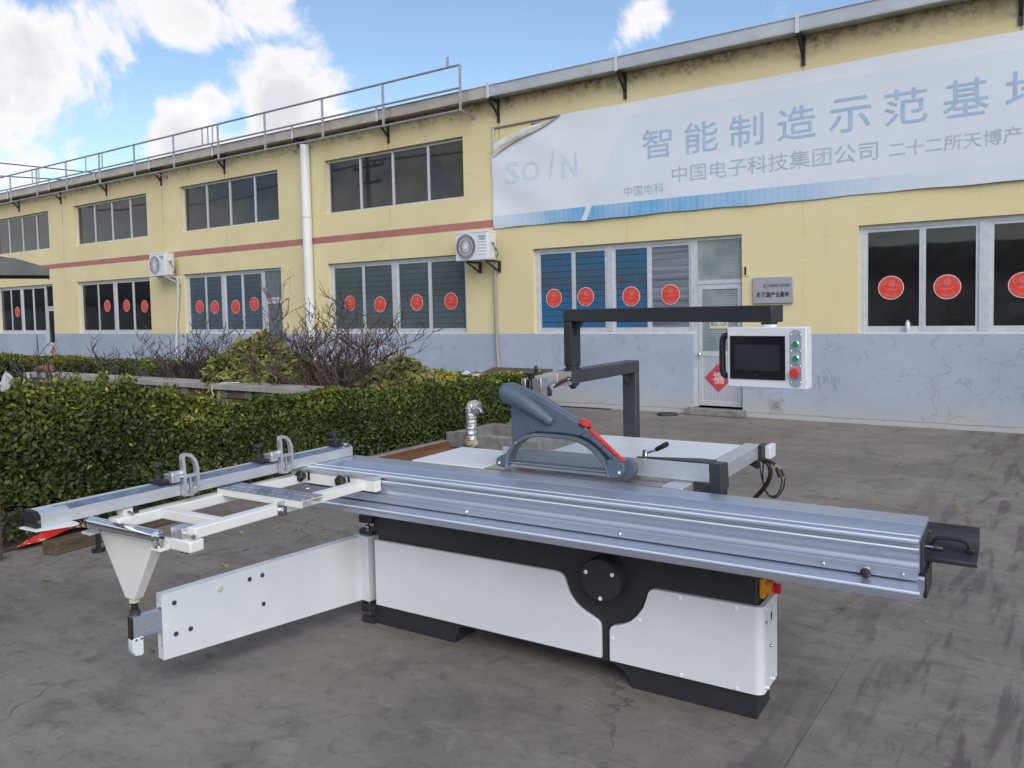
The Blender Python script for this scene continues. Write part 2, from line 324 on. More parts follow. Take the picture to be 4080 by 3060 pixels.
# ================================================================ factory building
WY = 11.31
def wall_mat():
    m, nt, b = newmat('yellow_render'); v = coords(nt, 'Object'); s = xyz(nt, v)
    c = mix(nt, sstep(nt, noise(nt, v, 0.8, 5), 0.3, 0.7), (0.660, 0.565, 0.320), (0.705, 0.615, 0.365))
    c = mix(nt, mth(nt, 'MULTIPLY', sstep(nt, noise(nt, coords(nt, 'Object', (1, 1, .12)), 6.0, 6, .7), 0.55, 0.75), 0.14), c, (0.40, 0.31, 0.17))
    # damp black mould under the gutter
    mould = mth(nt, 'MULTIPLY', sstep(nt, mth(nt, 'ADD', s[2], mth(nt, 'MULTIPLY', noise(nt, v, 2.2, 7, .7), 0.55)), 5.17, 5.52), sstep(nt, noise(nt, v, 9, 7, .72), 0.40, 0.66))
    c = mix(nt, mth(nt, 'MULTIPLY', mould, 0.80), c, (0.060, 0.050, 0.035))
    # rust runs below the gutter brackets
    for bx in (-0.55, -3.03, -5.70, -8.11, -10.72, -13.08, -15.76, -18.28, -20.8, -23.2):
        wv = mth(nt, 'ADD', s[0], mth(nt, 'MULTIPLY', mth(nt, 'SUBTRACT', noise(nt, coords(nt, 'Object', (1, 1, 1.2)), 2.0, 3), .5), 0.06))
        d = mth(nt, 'ABSOLUTE', mth(nt, 'SUBTRACT', wv, bx))
        k = mth(nt, 'MULTIPLY', sstep(nt, d, 0.030, 0.006), sstep(nt, s[2], 2.2, 4.9, 0.10, 0.62))
        c = mix(nt, mth(nt, 'MULTIPLY', k, sstep(nt, noise(nt, coords(nt, 'Object', (3, 1, .5)), 3.0, 4), .35, .6)), c, (0.28, 0.15, 0.05))
    # hairline cracks
    cr = voro(nt, coords(nt, 'Object', (0.7, 1, 1.1)), 1.1)
    c = mix(nt, mth(nt, 'MULTIPLY', mth(nt, 'MULTIPLY', sstep(nt, cr, .006, .001), sstep(nt, noise(nt, v, .9, 3), .56, .64)), .6), c, (0.30, 0.24, 0.14))
    sock(nt, b.inputs['Base Color'], c); b.inputs['Roughness'].default_value = 0.85; b.inputs['Specular IOR Level'].default_value = 0.25
    h = mth(nt, 'ADD', noise(nt, coords(nt, 'Object', (1, 1, 3)), 14, 5), mth(nt, 'MULTIPLY', noise(nt, v, 120, 3), .4))
    sock(nt, b.inputs['Normal'], bump(nt, h, 0.30, 0.010)); return m
def wains_mat():
    m, nt, b = newmat('blue_grey_render'); v = coords(nt, 'Object'); s = xyz(nt, v)
    c = mix(nt, sstep(nt, noise(nt, v, 1.3, 6, .6), 0.3, 0.7), (0.325, 0.368, 0.455), (0.385, 0.425, 0.510))
    blot = sstep(nt, noise(nt, coords(nt, 'Object', (1, 1, .8)), 7.5, 5, .6, .4), 0.56, 0.70)
    c = mix(nt, mth(nt, 'MULTIPLY', blot, 0.50), c, (0.245, 0.265, 0.33))
    scr = sstep(nt, noise(nt, coords(nt, 'Object', (9, 1, 1.2)), 5, 5, .7), 0.62, 0.74)
    c = mix(nt, mth(nt, 'MULTIPLY', scr, 0.35), c, (0.26, 0.27, 0.31))
    low = sstep(nt, mth(nt, 'ADD', s[2], mth(nt, 'MULTIPLY', noise(nt, v, 1.8, 6, .65), .5)), 0.72, 0.26)
    c = mix(nt, mth(nt, 'MULTIPLY', low, 0.75), c, (0.43, 0.42, 0.38))
    flake = sstep(nt, noise(nt, v, 22, 6, .72), .66, .72)
    c = mix(nt, mth(nt, 'MULTIPLY', mth(nt, 'MULTIPLY', flake, low), .8), c, (0.62, 0.62, 0.58))
    dx = mth(nt, 'ABSOLUTE', mth(nt, 'ADD', s[0], 3.42)); dz = mth(nt, 'ABSOLUTE', mth(nt, 'SUBTRACT', s[2], 0.19))
    spot = mth(nt, 'MULTIPLY', sstep(nt, mth(nt, 'ADD', mth(nt, 'MAXIMUM', dx, dz), mth(nt, 'MULTIPLY', noise(nt, v, 11, 8, .78), .30)), 0.27, 0.13), .70)
    c = mix(nt, spot, c, (0.06, 0.058, 0.05))
    soot = mth(nt, 'MULTIPLY', mth(nt, 'MULTIPLY', sstep(nt, mth(nt, 'ABSOLUTE', mth(nt, 'ADD', s[0], 2.72)), .26, .08), sstep(nt, mth(nt, 'ABSOLUTE', mth(nt, 'SUBTRACT', s[2], .55)), .16, .05)), sstep(nt, noise(nt, coords(nt, 'Object', (4, 1, .8)), 7, 6, .7), .48, .62))
    c = mix(nt, mth(nt, 'MULTIPLY', soot, .6), c, (0.20, 0.21, 0.23))
    wv = nt.nodes.new('ShaderNodeVectorMath'); wv.operation = 'ADD'; nz = nt.nodes.new('ShaderNodeTexNoise'); nt.links.new(v, nz.inputs['Vector']); nz.inputs['Scale'].default_value = 3; nz.inputs['Detail'].default_value = 6
    sc = nt.nodes.new('ShaderNodeVectorMath'); sc.operation = 'SCALE'; nt.links.new(nz.outputs[1], sc.inputs[0]); sc.inputs['Scale'].default_value = .35
    nt.links.new(v, wv.inputs[0]); nt.links.new(sc.outputs[0], wv.inputs[1])
    cr = mth(nt, 'MULTIPLY', sstep(nt, voro(nt, wv.outputs[0], 1.5), .007, .002), sstep(nt, noise(nt, v, 1.1, 3), .52, .64))
    base = mth(nt, 'ABSOLUTE', mth(nt, 'SUBTRACT', s[2], mth(nt, 'ADD', .035, mth(nt, 'MULTIPLY', noise(nt, v, 2.5, 6, .7), .06))))
    cr = mth(nt, 'MAXIMUM', cr, sstep(nt, base, .012, .005))
    c = mix(nt, mth(nt, 'MULTIPLY', cr, .38), c, (0.16, 0.155, 0.15))
    sock(nt, b.inputs['Base Color'], c); b.inputs['Roughness'].default_value = 0.8; b.inputs['Specular IOR Level'].default_value = 0.3
    sock(nt, b.inputs['Normal'], bump(nt, mth(nt, 'SUBTRACT', noise(nt, v, 30, 6, .65), mth(nt, 'MULTIPLY', cr, .8)), 0.35, 0.008)); return m
def stripe_mat(): return pm('red_stripe_paint', (0.40, 0.155, 0.135), 0.8, var=0.10, vs=2.5, bs=0.3, bsc=60, dirt=.15, dcol=(.3, .18, .13))
YEL = wall_mat(); WAI = wains_mat(); RSTR = stripe_mat()
winframe = pm('window_aluminium', (0.60, 0.61, 0.63), 0.38, 0.35, var=0.08, vs=9, dirt=0.18, dcol=(.35, .33, .3))
winold = pm('weathered_sill_paint', (0.62, 0.62, 0.60), 0.7, var=0.12, vs=14, dirt=0.5, dcol=(.30, .25, .18))
conc = pm('old_concrete', (0.20, 0.19, 0.175), 0.9, var=0.25, vs=9, bs=0.6, bsc=60, dirt=.4, dcol=(.06, .055, .05))
def glass_mat(name, col, rough=0.03, ior=1.6, var=.25):
    m, nt, b = newmat(name); v = coords(nt, 'Object')
    c = mix(nt, sstep(nt, noise(nt, v, 1.1, 4), .35, .65), tuple(k*(1-var) for k in col), tuple(k*(1+var) for k in col))
    sock(nt, b.inputs['Base Color'], c); b.inputs['IOR'].default_value = ior
    sock(nt, b.inputs['Roughness'], sstep(nt, noise(nt, v, 3, 5), .4, .7, rough, rough*2.0))
    sock(nt, b.inputs['Normal'], bump(nt, noise(nt, v, 1.4, 2), 0.03, 0.02)); return m
gdark = glass_mat('dark_window_glass', (0.016, 0.015, 0.015), .02, 1.6, .5); gup = glass_mat('tinted_window_glass', (0.030, 0.029, 0.028), .02, 1.5, .45)
def film_mat(name, base, deep, blue):
    m, nt, b = newmat(name); v = coords(nt, 'Object'); s = xyz(nt, v)
    c = mix(nt, sstep(nt, noise(nt, v, 1.1, 3, .5), 0.36, 0.64), base, blue)
    for ax, sp, w in ((2, .105, .055), (0, .092, .035)):
        ph = mth(nt, 'ABSOLUTE', mth(nt, 'SUBTRACT', mth(nt, 'FRACT', mth(nt, 'DIVIDE', mth(nt, 'ADD', s[ax], 60.0), sp)), .5))
        c = mix(nt, mth(nt, 'MULTIPLY', sstep(nt, ph, w*1.4, w*.4), .72 if ax == 2 else .34), c, deep)
    sp = sstep(nt, voro(nt, coords(nt, 'Object', (1, .2, 1)), 5.2, 'F1'), .13, .08)
    sp = mth(nt, 'MULTIPLY', sp, sstep(nt, noise(nt, v, 45, 3, .7), .50, .60))
    c = mix(nt, mth(nt, 'MULTIPLY', sp, .7), c, deep)
    glue = sstep(nt, noise(nt, v, 2.6, 7, .7), .66, .74)
    c = mix(nt, mth(nt, 'MULTIPLY', glue, .5), c, (.16, .15, .07))
    sock(nt, b.inputs['Base Color'], c); b.inputs['Roughness'].default_value = .12; b.inputs['IOR'].default_value = 1.36
    sock(nt, b.inputs['Normal'], bump(nt, noise(nt, v, 4, 3), .06, .01)); return m
fgreen = film_mat('grey_green_window_film', (.075, .095, .094), (.024, .033, .038), (.095, .125, .132))
fblue = film_mat('blue_window_film', (.068, .098, .122), (.014, .026, .050), (.034, .135, .27))
fgrey = film_mat('blue_grey_window_film', (.065, .088, .105), (.025, .038, .048), (.085, .118, .145))
def dot_mat():
    m, nt, b = newmat('dotted_privacy_film'); v = coords(nt, 'Object'); s = xyz(nt, v)
    P = .036
    row = mth(nt, 'FLOOR', mth(nt, 'DIVIDE', mth(nt, 'ADD', s[2], 20.0), P*.9))
    off = mth(nt, 'MULTIPLY', mth(nt, 'MODULO', row, 2.0), .5)
    fx = mth(nt, 'SUBTRACT', mth(nt, 'FRACT', mth(nt, 'ADD', mth(nt, 'DIVIDE', mth(nt, 'ADD', s[0], 50.0), P), off)), .5)
    fz = mth(nt, 'SUBTRACT', mth(nt, 'FRACT', mth(nt, 'DIVIDE', mth(nt, 'ADD', s[2], 20.0), P*.9)), .5)
    d = mth(nt, 'SQRT', mth(nt, 'ADD', mth(nt, 'MULTIPLY', fx, fx), mth(nt, 'MULTIPLY', fz, fz)))
    base = mix(nt, sstep(nt, noise(nt, v, 1.8, 3), .35, .65), (.20, .235, .245), (.34, .37, .37))
    c = mix(nt, mth(nt, 'MULTIPLY', sstep(nt, d, .40, .28), .6), base, (.08, .105, .125))
    sock(nt, b.inputs['Base Color'], c); b.inputs['Roughness'].default_value = .22; return m
fdot = dot_mat()
def ribbed():
    m, nt, b = newmat('ribbed_door_panel'); v = coords(nt, 'Object'); s = xyz(nt, v)
    ph = mth(nt, 'ABSOLUTE', mth(nt, 'SUBTRACT', mth(nt, 'FRACT', mth(nt, 'DIVIDE', mth(nt, 'ADD', s[0], 50.0), .028)), .5))
    c = mix(nt, sstep(nt, ph, .10, .40), (.38, .40, .42), (.52, .54, .57))
    c = mix(nt, mth(nt, 'MULTIPLY', sstep(nt, noise(nt, v, 4, 7, .7), .52, .7), .5), c, (.30, .29, .25))
    sock(nt, b.inputs['Base Color'], c); b.inputs['Roughness'].default_value = .5; b.inputs['Metallic'].default_value = .2
    sock(nt, b.inputs['Normal'], bump(nt, ph, .5, .01)); return m
rib = ribbed()
blinds = pm('window_blind', (.13, .16, .18), .25, var=.15, stretch=(1, 1, 1))
shut = pm('striped_curtain_film', (.16, .18, .22), .15, var=.6, vs=3, stretch=(.1, 1, 4))
bld = thing('factory_building', 'long two-storey yellow building with blue-grey base and tall window bays', 'building', 'F', (-12, WY, 0))
UZ0, UZ1, LZ0, LZ1 = 3.625, 4.70, 1.20, 2.62
UX = [-3.88, -8.91, -13.95, -18.98, -24.0, -29.03]; W = 3.58
LOW = [(1.25, .72, gdark), (-3.89, .75, fblue), (-8.91, 0, fgreen), (-13.95, .70, fgrey), (-18.98, 0, gdark), (-23.95, .60, gdark), (-29.0, 0, gdark)]
holes = [(x-W, x, UZ0, UZ1) for x in UX]
for xr, dw, _ in LOW:
    if dw: holes += [(xr-W, xr-dw, LZ0, LZ1), (xr-dw, xr, 0.10, LZ1)]
    else: holes.append((xr-W, xr, LZ0, LZ1))
X0, X1, ZT, WZ = -34.0, 6.0, 5.215, 1.197
xs = sorted(set([X0, X1] + [h[0] for h in holes] + [h[1] for h in holes])); zs = sorted(set([0, WZ, ZT] + [h[2] for h in holes] + [h[3] for h in holes]))
gw, gp = G(), G()
for i in range(len(xs)-1):
    for j in range(len(zs)-1):
        cx, cz = (xs[i]+xs[i+1])/2, (zs[j]+zs[j+1])/2
        if any(h[0] < cx < h[1] and h[2] < cz < h[3] for h in holes): continue
        (gp if cz < WZ else gw).add([(xs[i], WY, zs[j]), (xs[i+1], WY, zs[j]), (xs[i+1], WY, zs[j+1]), (xs[i], WY, zs[j+1])], [(0, 1, 2, 3)])
DEP = .17
for x0, x1, z0, z1 in holes:
    share_r = any(abs(h[0]-x1) < 1e-6 for h in holes); share_l = any(abs(h[1]-x0) < 1e-6 for h in holes)
    def q(gg, a, b): gg.add([(a[0], WY, a[1]), (b[0], WY, b[1]), (b[0], WY+DEP, b[1]), (a[0], WY+DEP, a[1])], [(0, 1, 2, 3)])
    q(gw, (x0, z1), (x1, z1))
    if z0 > .2: q(gw, (x0, z0), (x1, z0))
    if not share_l: q(gw, (x0, max(z0, WZ)), (x0, z1))
    if not share_r: q(gw, (x1, max(z0, WZ)), (x1, z1))
    if z0 < WZ:
        q(gp, (x1, z0), (x1, WZ)); q(gp, (x0, z0), (x0, WZ)); q(gp, (x0, z0), (x1, z0))
BY = 24.0
gw.add([(X0, WY, 0), (X0, BY, 0), (X0, BY, ZT), (X0, WY, ZT)], [(0, 1, 2, 3)]); gw.add([(X1, WY, 0), (X1, BY, 0), (X1, BY, ZT), (X1, WY, ZT)], [(0, 1, 2, 3)])
gw.add([(X0, BY, 0), (X1, BY, 0), (X1, BY, ZT), (X0, BY, ZT)], [(0, 1, 2, 3)])
org0 = (0, 0, 0)
part('wall', gw, YEL, bld, at=org0, smooth=False, recalc=False); part('wainscot', gp, WAI, bld, at=org0, smooth=False, recalc=False)
g = G().box(X0, -8.262, WY-.004, WY+.01, 3.050, 3.178); part('painted_stripe', g, RSTR, bld, at=org0, smooth=False)
roofm = pm('roof_sheet', (.30, .31, .32), .5, .3, var=.15)
g = G().add([(X0-.2, 11.02, 5.36), (X1+.2, 11.02, 5.36), (X1+.2, 17.6, 6.3), (X0-.2, 17.6, 6.3), (X0-.2, 24.3, 5.36), (X1+.2, 24.3, 5.36)], [(0, 1, 2, 3), (3, 2, 5, 4)])
g.add([(X0, 11.3, 5.2), (X0, 17.6, 6.28), (X0, 24, 5.2)], [(0, 1, 2)]); g.add([(X1, 11.3, 5.2), (X1, 17.6, 6.28), (X1, 24, 5.2)], [(0, 1, 2)])
part('roof', g, roofm, bld, at=org0, smooth=False)
def metal_gutter(name, col, rough, dents):
    m, nt, b = newmat(name); v = coords(nt, 'Object')
    c = mix(nt, sstep(nt, noise(nt, v, 1.6, 6, .6), .3, .7), tuple(k*.82 for k in col), col)
    rustk = sstep(nt, noise(nt, v, 2.2, 7, .7), .64, .74)
    c = mix(nt, mth(nt, 'MULTIPLY', rustk, .55), c, (.20, .12, .07))
    sock(nt, b.inputs['Base Color'], c); b.inputs['Metallic'].default_value = .55; b.inputs['Roughness'].default_value = rough
    sock(nt, b.inputs['Normal'], bump(nt, noise(nt, v, 1.6, 3, .5, .4), dents, .06)); return m
gutR = metal_gutter('galvanised_gutter', (.52, .54, .56), .40, .22); gutL = metal_gutter('warm_reflection_gutter', (.50, .44, .38), .30, .75)  # same metal throughout; the left run's beige reflection is put into its colour
BRX = [-0.55, -3.03, -5.70, -8.11, -10.69, -13.07, -15.76, -18.28, -20.80, -23.21, -25.71, -28.2, -30.7]
prof = [(11.30, 5.235), (11.30, 5.215), (11.045, 5.190), (11.015, 5.195), (11.012, 5.225), (11.022, 5.232), (11.022, 5.372), (11.008, 5.378), (11.008, 5.388), (11.036, 5.388), (11.036, 5.21), (11.06, 5.206)]
ends = [X1+.1] + BRX + [X0-.1]
for a, b in zip(ends[:-1], ends[1:]):
    g = G().prism(prof, b+.004, a-.004, 'x'); part('gutter', g, gutR if b > -8.5 else gutL, bld, at=((a+b)/2, 11.1, 5.2), smooth=False)
bkm = pm('black_bracket_paint', (.030, .026, .024), .6, var=.3, vs=20, dirt=.4, dcol=(.12, .05, .02))
g = G().box(-.025, .025, 11.285, 11.309, 4.815, 5.20).box(-.02, .02, 11.02, 11.30, 5.150, 5.186).obox((0, 11.29, 4.93), (0, 11.04, 5.16), .035, .03)
src = part('gutter_bracket', g.xf(lambda v: v + Vector((BRX[0], 0, 0))), bkm, bld, at=(BRX[0], 11.3, 5.1), smooth=False)
for x in BRX[1:-1]: copy_part(src, bld, (x, 11.3, 5.1))
g = G().box(-.022, .022, 10.99, 11.012, 5.17, 5.43)
src = part('gutter_strap', g.xf(lambda v: v + Vector((BRX[0], 0, 0))), winframe, bld, at=(BRX[0], 11.0, 5.3), smooth=False)
for x in BRX[1:-1]: copy_part(src, bld, (x, 11.0, 5.3))
pipem = pm('white_downpipe', (.70, .70, .69), .45, var=.05, vs=3, stretch=(1, 1, .2), dirt=.1, dcol=(.4, .36, .3))
g = G().cyl((-12.93, 11.19, .15), (-12.93, 11.19, 5.06), .098, 20); dp = part('downpipe', g, pipem, bld, at=(-12.93, 11.19, 0))
for zc in (3.58, 1.10): part('pipe_collar', G().cyl((-12.93, 11.19, zc), (-12.93, 11.19, zc+.035), .105, 20), winold, dp)
g = G().box(-3.872, -3.80, WY-.012, WY+.02, 2.02, 2.16); jb = part('junction_recess', g, YEL, bld, at=(-3.835, WY, 2.0)); part('slot', G().box(-3.852, -3.825, WY-.016, WY, 2.035, 2.15), darkhole, jb, smooth=False)
# windows
def upper_window(xr, first):
    g = G(); x0, x1 = xr-W, xr; y0, y1 = 11.40, 11.45
    g.box(x0, x0+.045, y0, y1, UZ0, UZ1).box(x1-.03, x1, y0, y1, UZ0, UZ1).box(x0+.045, x1-.03, y0+.002, y1, UZ1-.045, UZ1).box(x0+.045, x1-.03, y0+.002, y1, UZ0, UZ0+.035)
    cs = [x0+.045, x0+.93, x0+1.80, x0+2.69, x1-.03]
    for c in cs[1:-1]: g.box(c-.024, c+.024, y0-.004, y1-.002, UZ0+.035, UZ1-.045)
    w = part('window', g, winframe, bld, at=(xr, 11.4, UZ0), smooth=False)
    for i in range(4):
        a, b = cs[i]+(.024 if i else 0), cs[i+1]-(.024 if i < 3 else 0)
        p = part('pane', G().box(a, b, y0+.022, y0+.03, UZ0+.035, UZ1-.045), gup, w, at=((a+b)/2, y0+.025, UZ0+.5), smooth=False)
        p.rotation_euler = (R(random.uniform(-.35, .35)), 0, R(random.uniform(-.5, .5)))
    return w
for x in UX: upper_window(x, 0)
def lower_window(xr, dw, film_m):
    g = G(); x0, x1 = xr-W, xr-dw; y0, y1 = 11.385, 11.46
    g.box(x0+.0, x0+.06, y0, y1, LZ0, LZ1).box(x1-.055, x1, y0, y1, LZ0, LZ1).box(x0+.06, x1-.055, y0+.003, y1, LZ1-.055, LZ1).box(x0+.06, x1-.055, y0+.003, y1, LZ0, LZ0+.035)
    n = 4; wi = (x1-x0-.115)/4; cs = [x0+.06+wi*i for i in range(5)]
    g.box(cs[2]-.058, cs[2]+.058, y0-.006, y1, LZ0+.035, LZ1-.055)
    w = part('window', g, winframe, bld, at=(xr, 11.4, LZ0), smooth=False)
    part('sill', G().box(x0+.004, x1-.004, 11.318, 11.384, LZ0-.0, LZ0+.012), winold, w, smooth=False)
    for i in range(4):
        a = cs[i] + (.058 if i == 2 else 0); b = cs[i+1] - (.058 if i == 1 else 0); yy = y0+.012 if i in (1, 2) else y0+.018
        s = .038; gs = G(); za, zb = LZ0+.036, LZ1-.056
        gs.box(a, a+s, yy, yy+.022, za, zb).box(b-s, b, yy, yy+.022, za, zb).box(a+s, b-s, yy+.001, yy+.021, za, za+.058).box(a+s, b-s, yy+.001, yy+.021, zb-s, zb)
        part('sash', gs, winframe, w, smooth=False)
        mm = film_m
        if film_m is fblue and i == 3: mm = shut
        p = part('pane', G().box(a+s, b-s, yy+.009, yy+.014, za+.058, zb-s), mm, w, at=((a+b)/2, yy+.01, 1.9), smooth=False)
        p.rotation_euler = (R(random.uniform(-.1, .1)), 0, R(random.uniform(-.12, .12)))
    if dw:      # a door at the right end of the bay, with a transom light above
        d0, d1 = x1, xr; g = G()
        g.box(d0, d0+.05, y0, y1, .10, LZ1).box(d1-.03, d1, y0, y1, .10, LZ1).box(d0+.05, d1-.03, y0+.002, y1, LZ1-.05, LZ1).box(d0+.05, d1-.03, y0-.004, y1, 1.925, 1.985)
        fr = part('door_frame', g, winframe, bld, at=(d1, 11.4, .1), smooth=False)
        part('transom_pane', G().box(d0+.05, d1-.03, y0+.02, y0+.028, 1.985, LZ1-.05), fdot if film_m is fblue else (blinds if film_m is fgrey else gdark), fr, smooth=False)
        a, b = d0+.055, d1-.035; g = G(); s = .06
        g.box(a, a+s, y0+.004, y0+.04, .125, 1.92).box(b-s, b, y0+.004, y0+.04, .125, 1.92).box(a+s, b-s, y0+.006, y0+.038, 1.85, 1.92).box(a+s, b-s, y0+.006, y0+.038, .125, .20).box(a+s, b-s, y0+.006, y0+.038, .86, .935)
        dr = part('door', g, winframe, bld, at=(a, 11.4, .12), smooth=False)
        part('door_pane', G().box(a+s, b-s, y0+.018, y0+.025, .935, 1.85), fdot if film_m is fblue else (blinds if film_m is fgrey else gdark), dr, smooth=False)
        part('kick_panel', G().box(a+s, b-s, y0+.014, y0+.028, .20, .86), rib, dr, smooth=False)
        part('door_knob', G().lathe((a+.03, y0+.002, .89), (0, -1, 0), [(0, .012), (.03, .012), (.035, .024), (.06, .026), (.07, .012)], 12), steel, dr)
        g = G().box(d0-.08, d1+.05, 11.16, 11.48, 0.0, .10); part('door_step', g, conc, bld, at=(d0, 11.3, 0), bev=.012)
for a in LOW: lower_window(*a)
# ---------------------------------------------------------------- rooftop railing
railm = pm('galvanised_tube', (.42, .43, .45), .42, .6, var=.15, vs=10, dirt=.15, dcol=(.2, .16, .12))
rl = thing('roof_railing', 'thin galvanised pipe railing running above the gutter, ending beside the banner', 'railing', 'F', (-20, 10.92, 5.03))
for z, r in ((5.80, .022), (5.415, .020), (5.035, .020)):
    part('rail', G().cyl((-34, 10.92, z-.008*0), (-8.63, 10.92, z), r, 8), railm, rl)
PX = [-8.63, -10.44, -12.07, -13.82, -15.42, -17.11, -18.77, -20.39, -22.08, -23.72, -25.31, -27.0, -28.7, -30.3, -32.0]
for x in PX: part('post', G().box(x-.02, x+.02, 10.905, 10.935, 5.02, 5.80), railm, rl, smooth=False)
for x in (-15.61, -15.78, -15.99, -20.24, -21.05, -23.58, -23.97): part('spindle', G().box(x-.013, x+.013, 10.91, 10.93, 5.41, 5.80), railm, rl, smooth=False)
part('stub', G().box(-8.915, -8.875, 10.905, 10.935, 5.80, 5.98), railm, rl, smooth=False)
for x in (-8.63, -13.3, -18.0, -22.9): part('stay', G().obox((x, 10.93, 5.03), (x-.03, 11.309, 4.99), .03, .03).box(x-.06, x+.0, 11.295, 11.308, 4.95, 5.03), railm, rl, smooth=False)
# ---------------------------------------------------------------- banner
BX0, BX1, BZ0, BZ1 = -8.25, 3.2, 3.018, 4.752
def by(x, z):       # relief of the cloth
    u = x-BX0; k = max(0.0, 1-u/2.2)
    d = .010*math.sin(u*1.1+z*.7) + .006*math.sin(u*2.3-z*2.0)
    d += k*(.014*math.sin(6.0*(z*1.2+u*.75)) + .007*math.sin(13*(z*.9-u*.8)))*(.4+.6*abs(z-3.9))
    return -.035 + d
def banner_mat():
    m, nt, b = newmat('banner_print'); v = coords(nt, 'Object'); s = xyz(nt, v)
    c = mix(nt, sstep(nt, noise(nt, v, 1.2, 3), .35, .65), (.66, .675, .715), (.70, .715, .75))
    # pale blue field right of a slanting edge, below a plain top margin
    sl = mth(nt, 'SUBTRACT', s[0], mth(nt, 'ADD', -6.42, mth(nt, 'MULTIPLY', mth(nt, 'SUBTRACT', s[2], 3.25), .60)))
    fld = mth(nt, 'MULTIPLY', sstep(nt, sl, -.02, .02), sstep(nt, s[2], 4.555, 4.545))
    fade = sstep(nt, s[2], 3.2, 4.5, .55, 1.0)
    c = mix(nt, mth(nt, 'MULTIPLY', mth(nt, 'MULTIPLY', fld, fade), .38), c, (.52, .605, .715))
    # blue foot band, split by a white slash and bleached towards both ends
    slash = mth(nt, 'SUBTRACT', s[0], mth(nt, 'ADD', -6.49, mth(nt, 'MULTIPLY', mth(nt, 'SUBTRACT', s[2], 3.017), .45)))
    lf = mth(nt, 'MULTIPLY', sstep(nt, slash, .004, -.004), sstep(nt, s[0], -8.2, -6.5, .25, 1.0))
    rt = mth(nt, 'MULTIPLY', sstep(nt, slash, .096, .104), sstep(nt, s[0], -4.6, -1.2, .95, .08))
    band = mth(nt, 'MULTIPLY', mth(nt, 'ADD', lf, rt), sstep(nt, s[2], 3.234, 3.226))
    ribs = sstep(nt, mth(nt, 'ABSOLUTE', mth(nt, 'SUBTRACT', mth(nt, 'FRACT', mth(nt, 'MULTIPLY', mth(nt, 'ADD', s[0], 40.0), 11.0)), .5)), .1, .45, .86, 1.0)
    patch = sstep(nt, noise(nt, coords(nt, 'Object', (1.2, 1, .5)), 2.0, 4), .3, .7, .75, 1.1)
    c = mix(nt, mth(nt, 'MULTIPLY', mth(nt, 'MULTIPLY', band, ribs), patch), c, (.085, .330, .600))
    st = sstep(nt, noise(nt, coords(nt, 'Object', (5, 1, .3)), 3.5, 6, .7), .60, .78)
    c = mix(nt, mth(nt, 'MULTIPLY', st, .10), c, (.36, .35, .34))
    sock(nt, b.inputs['Base Color'], c); b.inputs['Roughness'].default_value = .55
    sock(nt, b.inputs['Normal'], bump(nt, noise(nt, coords(nt, 'Object', (1, 1, 1)), 9, 4), .12, .01)); return m
BAN = banner_mat(); backcloth = pm('banner_back', (.62, .60, .57), .8, var=.12, vs=5, dirt=.3, dcol=(.3, .27, .22))
bn = thing('banner', 'huge faded white banner with pale blue characters, its top corner torn loose', 'banner', 'F', (-3, WY-.03, 3.0))
g = G(); nx, nz = 300, 44
def ztop(x):
    if x > -6.83: return BZ1 - .006*abs(math.sin((x+6.83)*1.25))
    t = (x+8.25)/1.42; return 4.262 + (4.746-4.262)*(t**.92) + .018*math.sin(t*6.3)
vs_ = []
for i in range(nx+1):
    t = i/nx; x = BX0+(BX1-BX0)*(t**1.7)
    for j in range(nz+1):
        zb = BZ0+.006*math.sin(x*2.3)+.004*math.sin(x*7.1); z = zb + (ztop(x)-zb)*j/nz; vs_.append((x, WY+by(x, z), z))
g.add(vs_, [(i*(nz+1)+j, (i+1)*(nz+1)+j, (i+1)*(nz+1)+j+1, i*(nz+1)+j+1) for i in range(nx) for j in range(nz)])
cloth = part('cloth', g, BAN, bn, at=org0, recalc=False)
g = G(); n = 16; vs_ = []     # the loose corner folded forward, its back showing
for i in range(n+1):
    t = i/n; x = -8.22+1.30*t; lo = Vector((x+.03, WY+by(x, ztop(x))-.03, ztop(x)-.045*(1-t))); hi = Vector((-8.18+1.33*t, WY-.050-.05*math.sin(math.pi*t), 4.490+.25*t))
    for k in range(6):
        q = lo.lerp(hi, k/5); q.y -= .035*math.sin(math.pi*k/5)*(1-t*.6)+.004*math.sin(9*t+3*k); q.z += .008*math.sin(7*t+k); vs_.append(q)
g.add(vs_, [(i*6+k, (i+1)*6+k, (i+1)*6+k+1, i*6+k+1) for i in range(n) for k in range(5)])
part('folded_corner', g, backcloth, bn, at=org0)
g = G().cyl((-8.25, WY-.02, 4.735), (-6.7, WY-.02, 4.748), .016, 8).cyl((-8.235, WY-.018, 3.02), (-8.235, WY-.018, 4.735), .014, 8); part('pipe_frame', g, railm, bn, at=org0)
g = G(); vs_ = []
for k in range(13): z = 4.73-.5*k/12; vs_ += [(-8.225+.006*math.sin(k*2.1), WY-.04, z), (-8.185+.012*math.sin(k*1.7), WY-.045, z)]
g.add(vs_, [(2*k, 2*k+1, 2*k+3, 2*k+2) for k in range(12)]); part('torn_strip', g, backcloth, bn, at=org0)
bink = pm('faded_blue_print', (.34, .455, .600), .6, var=.10, vs=4); bink2 = pm('faded_grey_blue_print', (.40, .47, .57), .6, var=.10, vs=4); bghost = pm('ghost_print', (.55, .62, .70), .6, var=.04)
fy = lambda x, z: by(x, z)-.0035
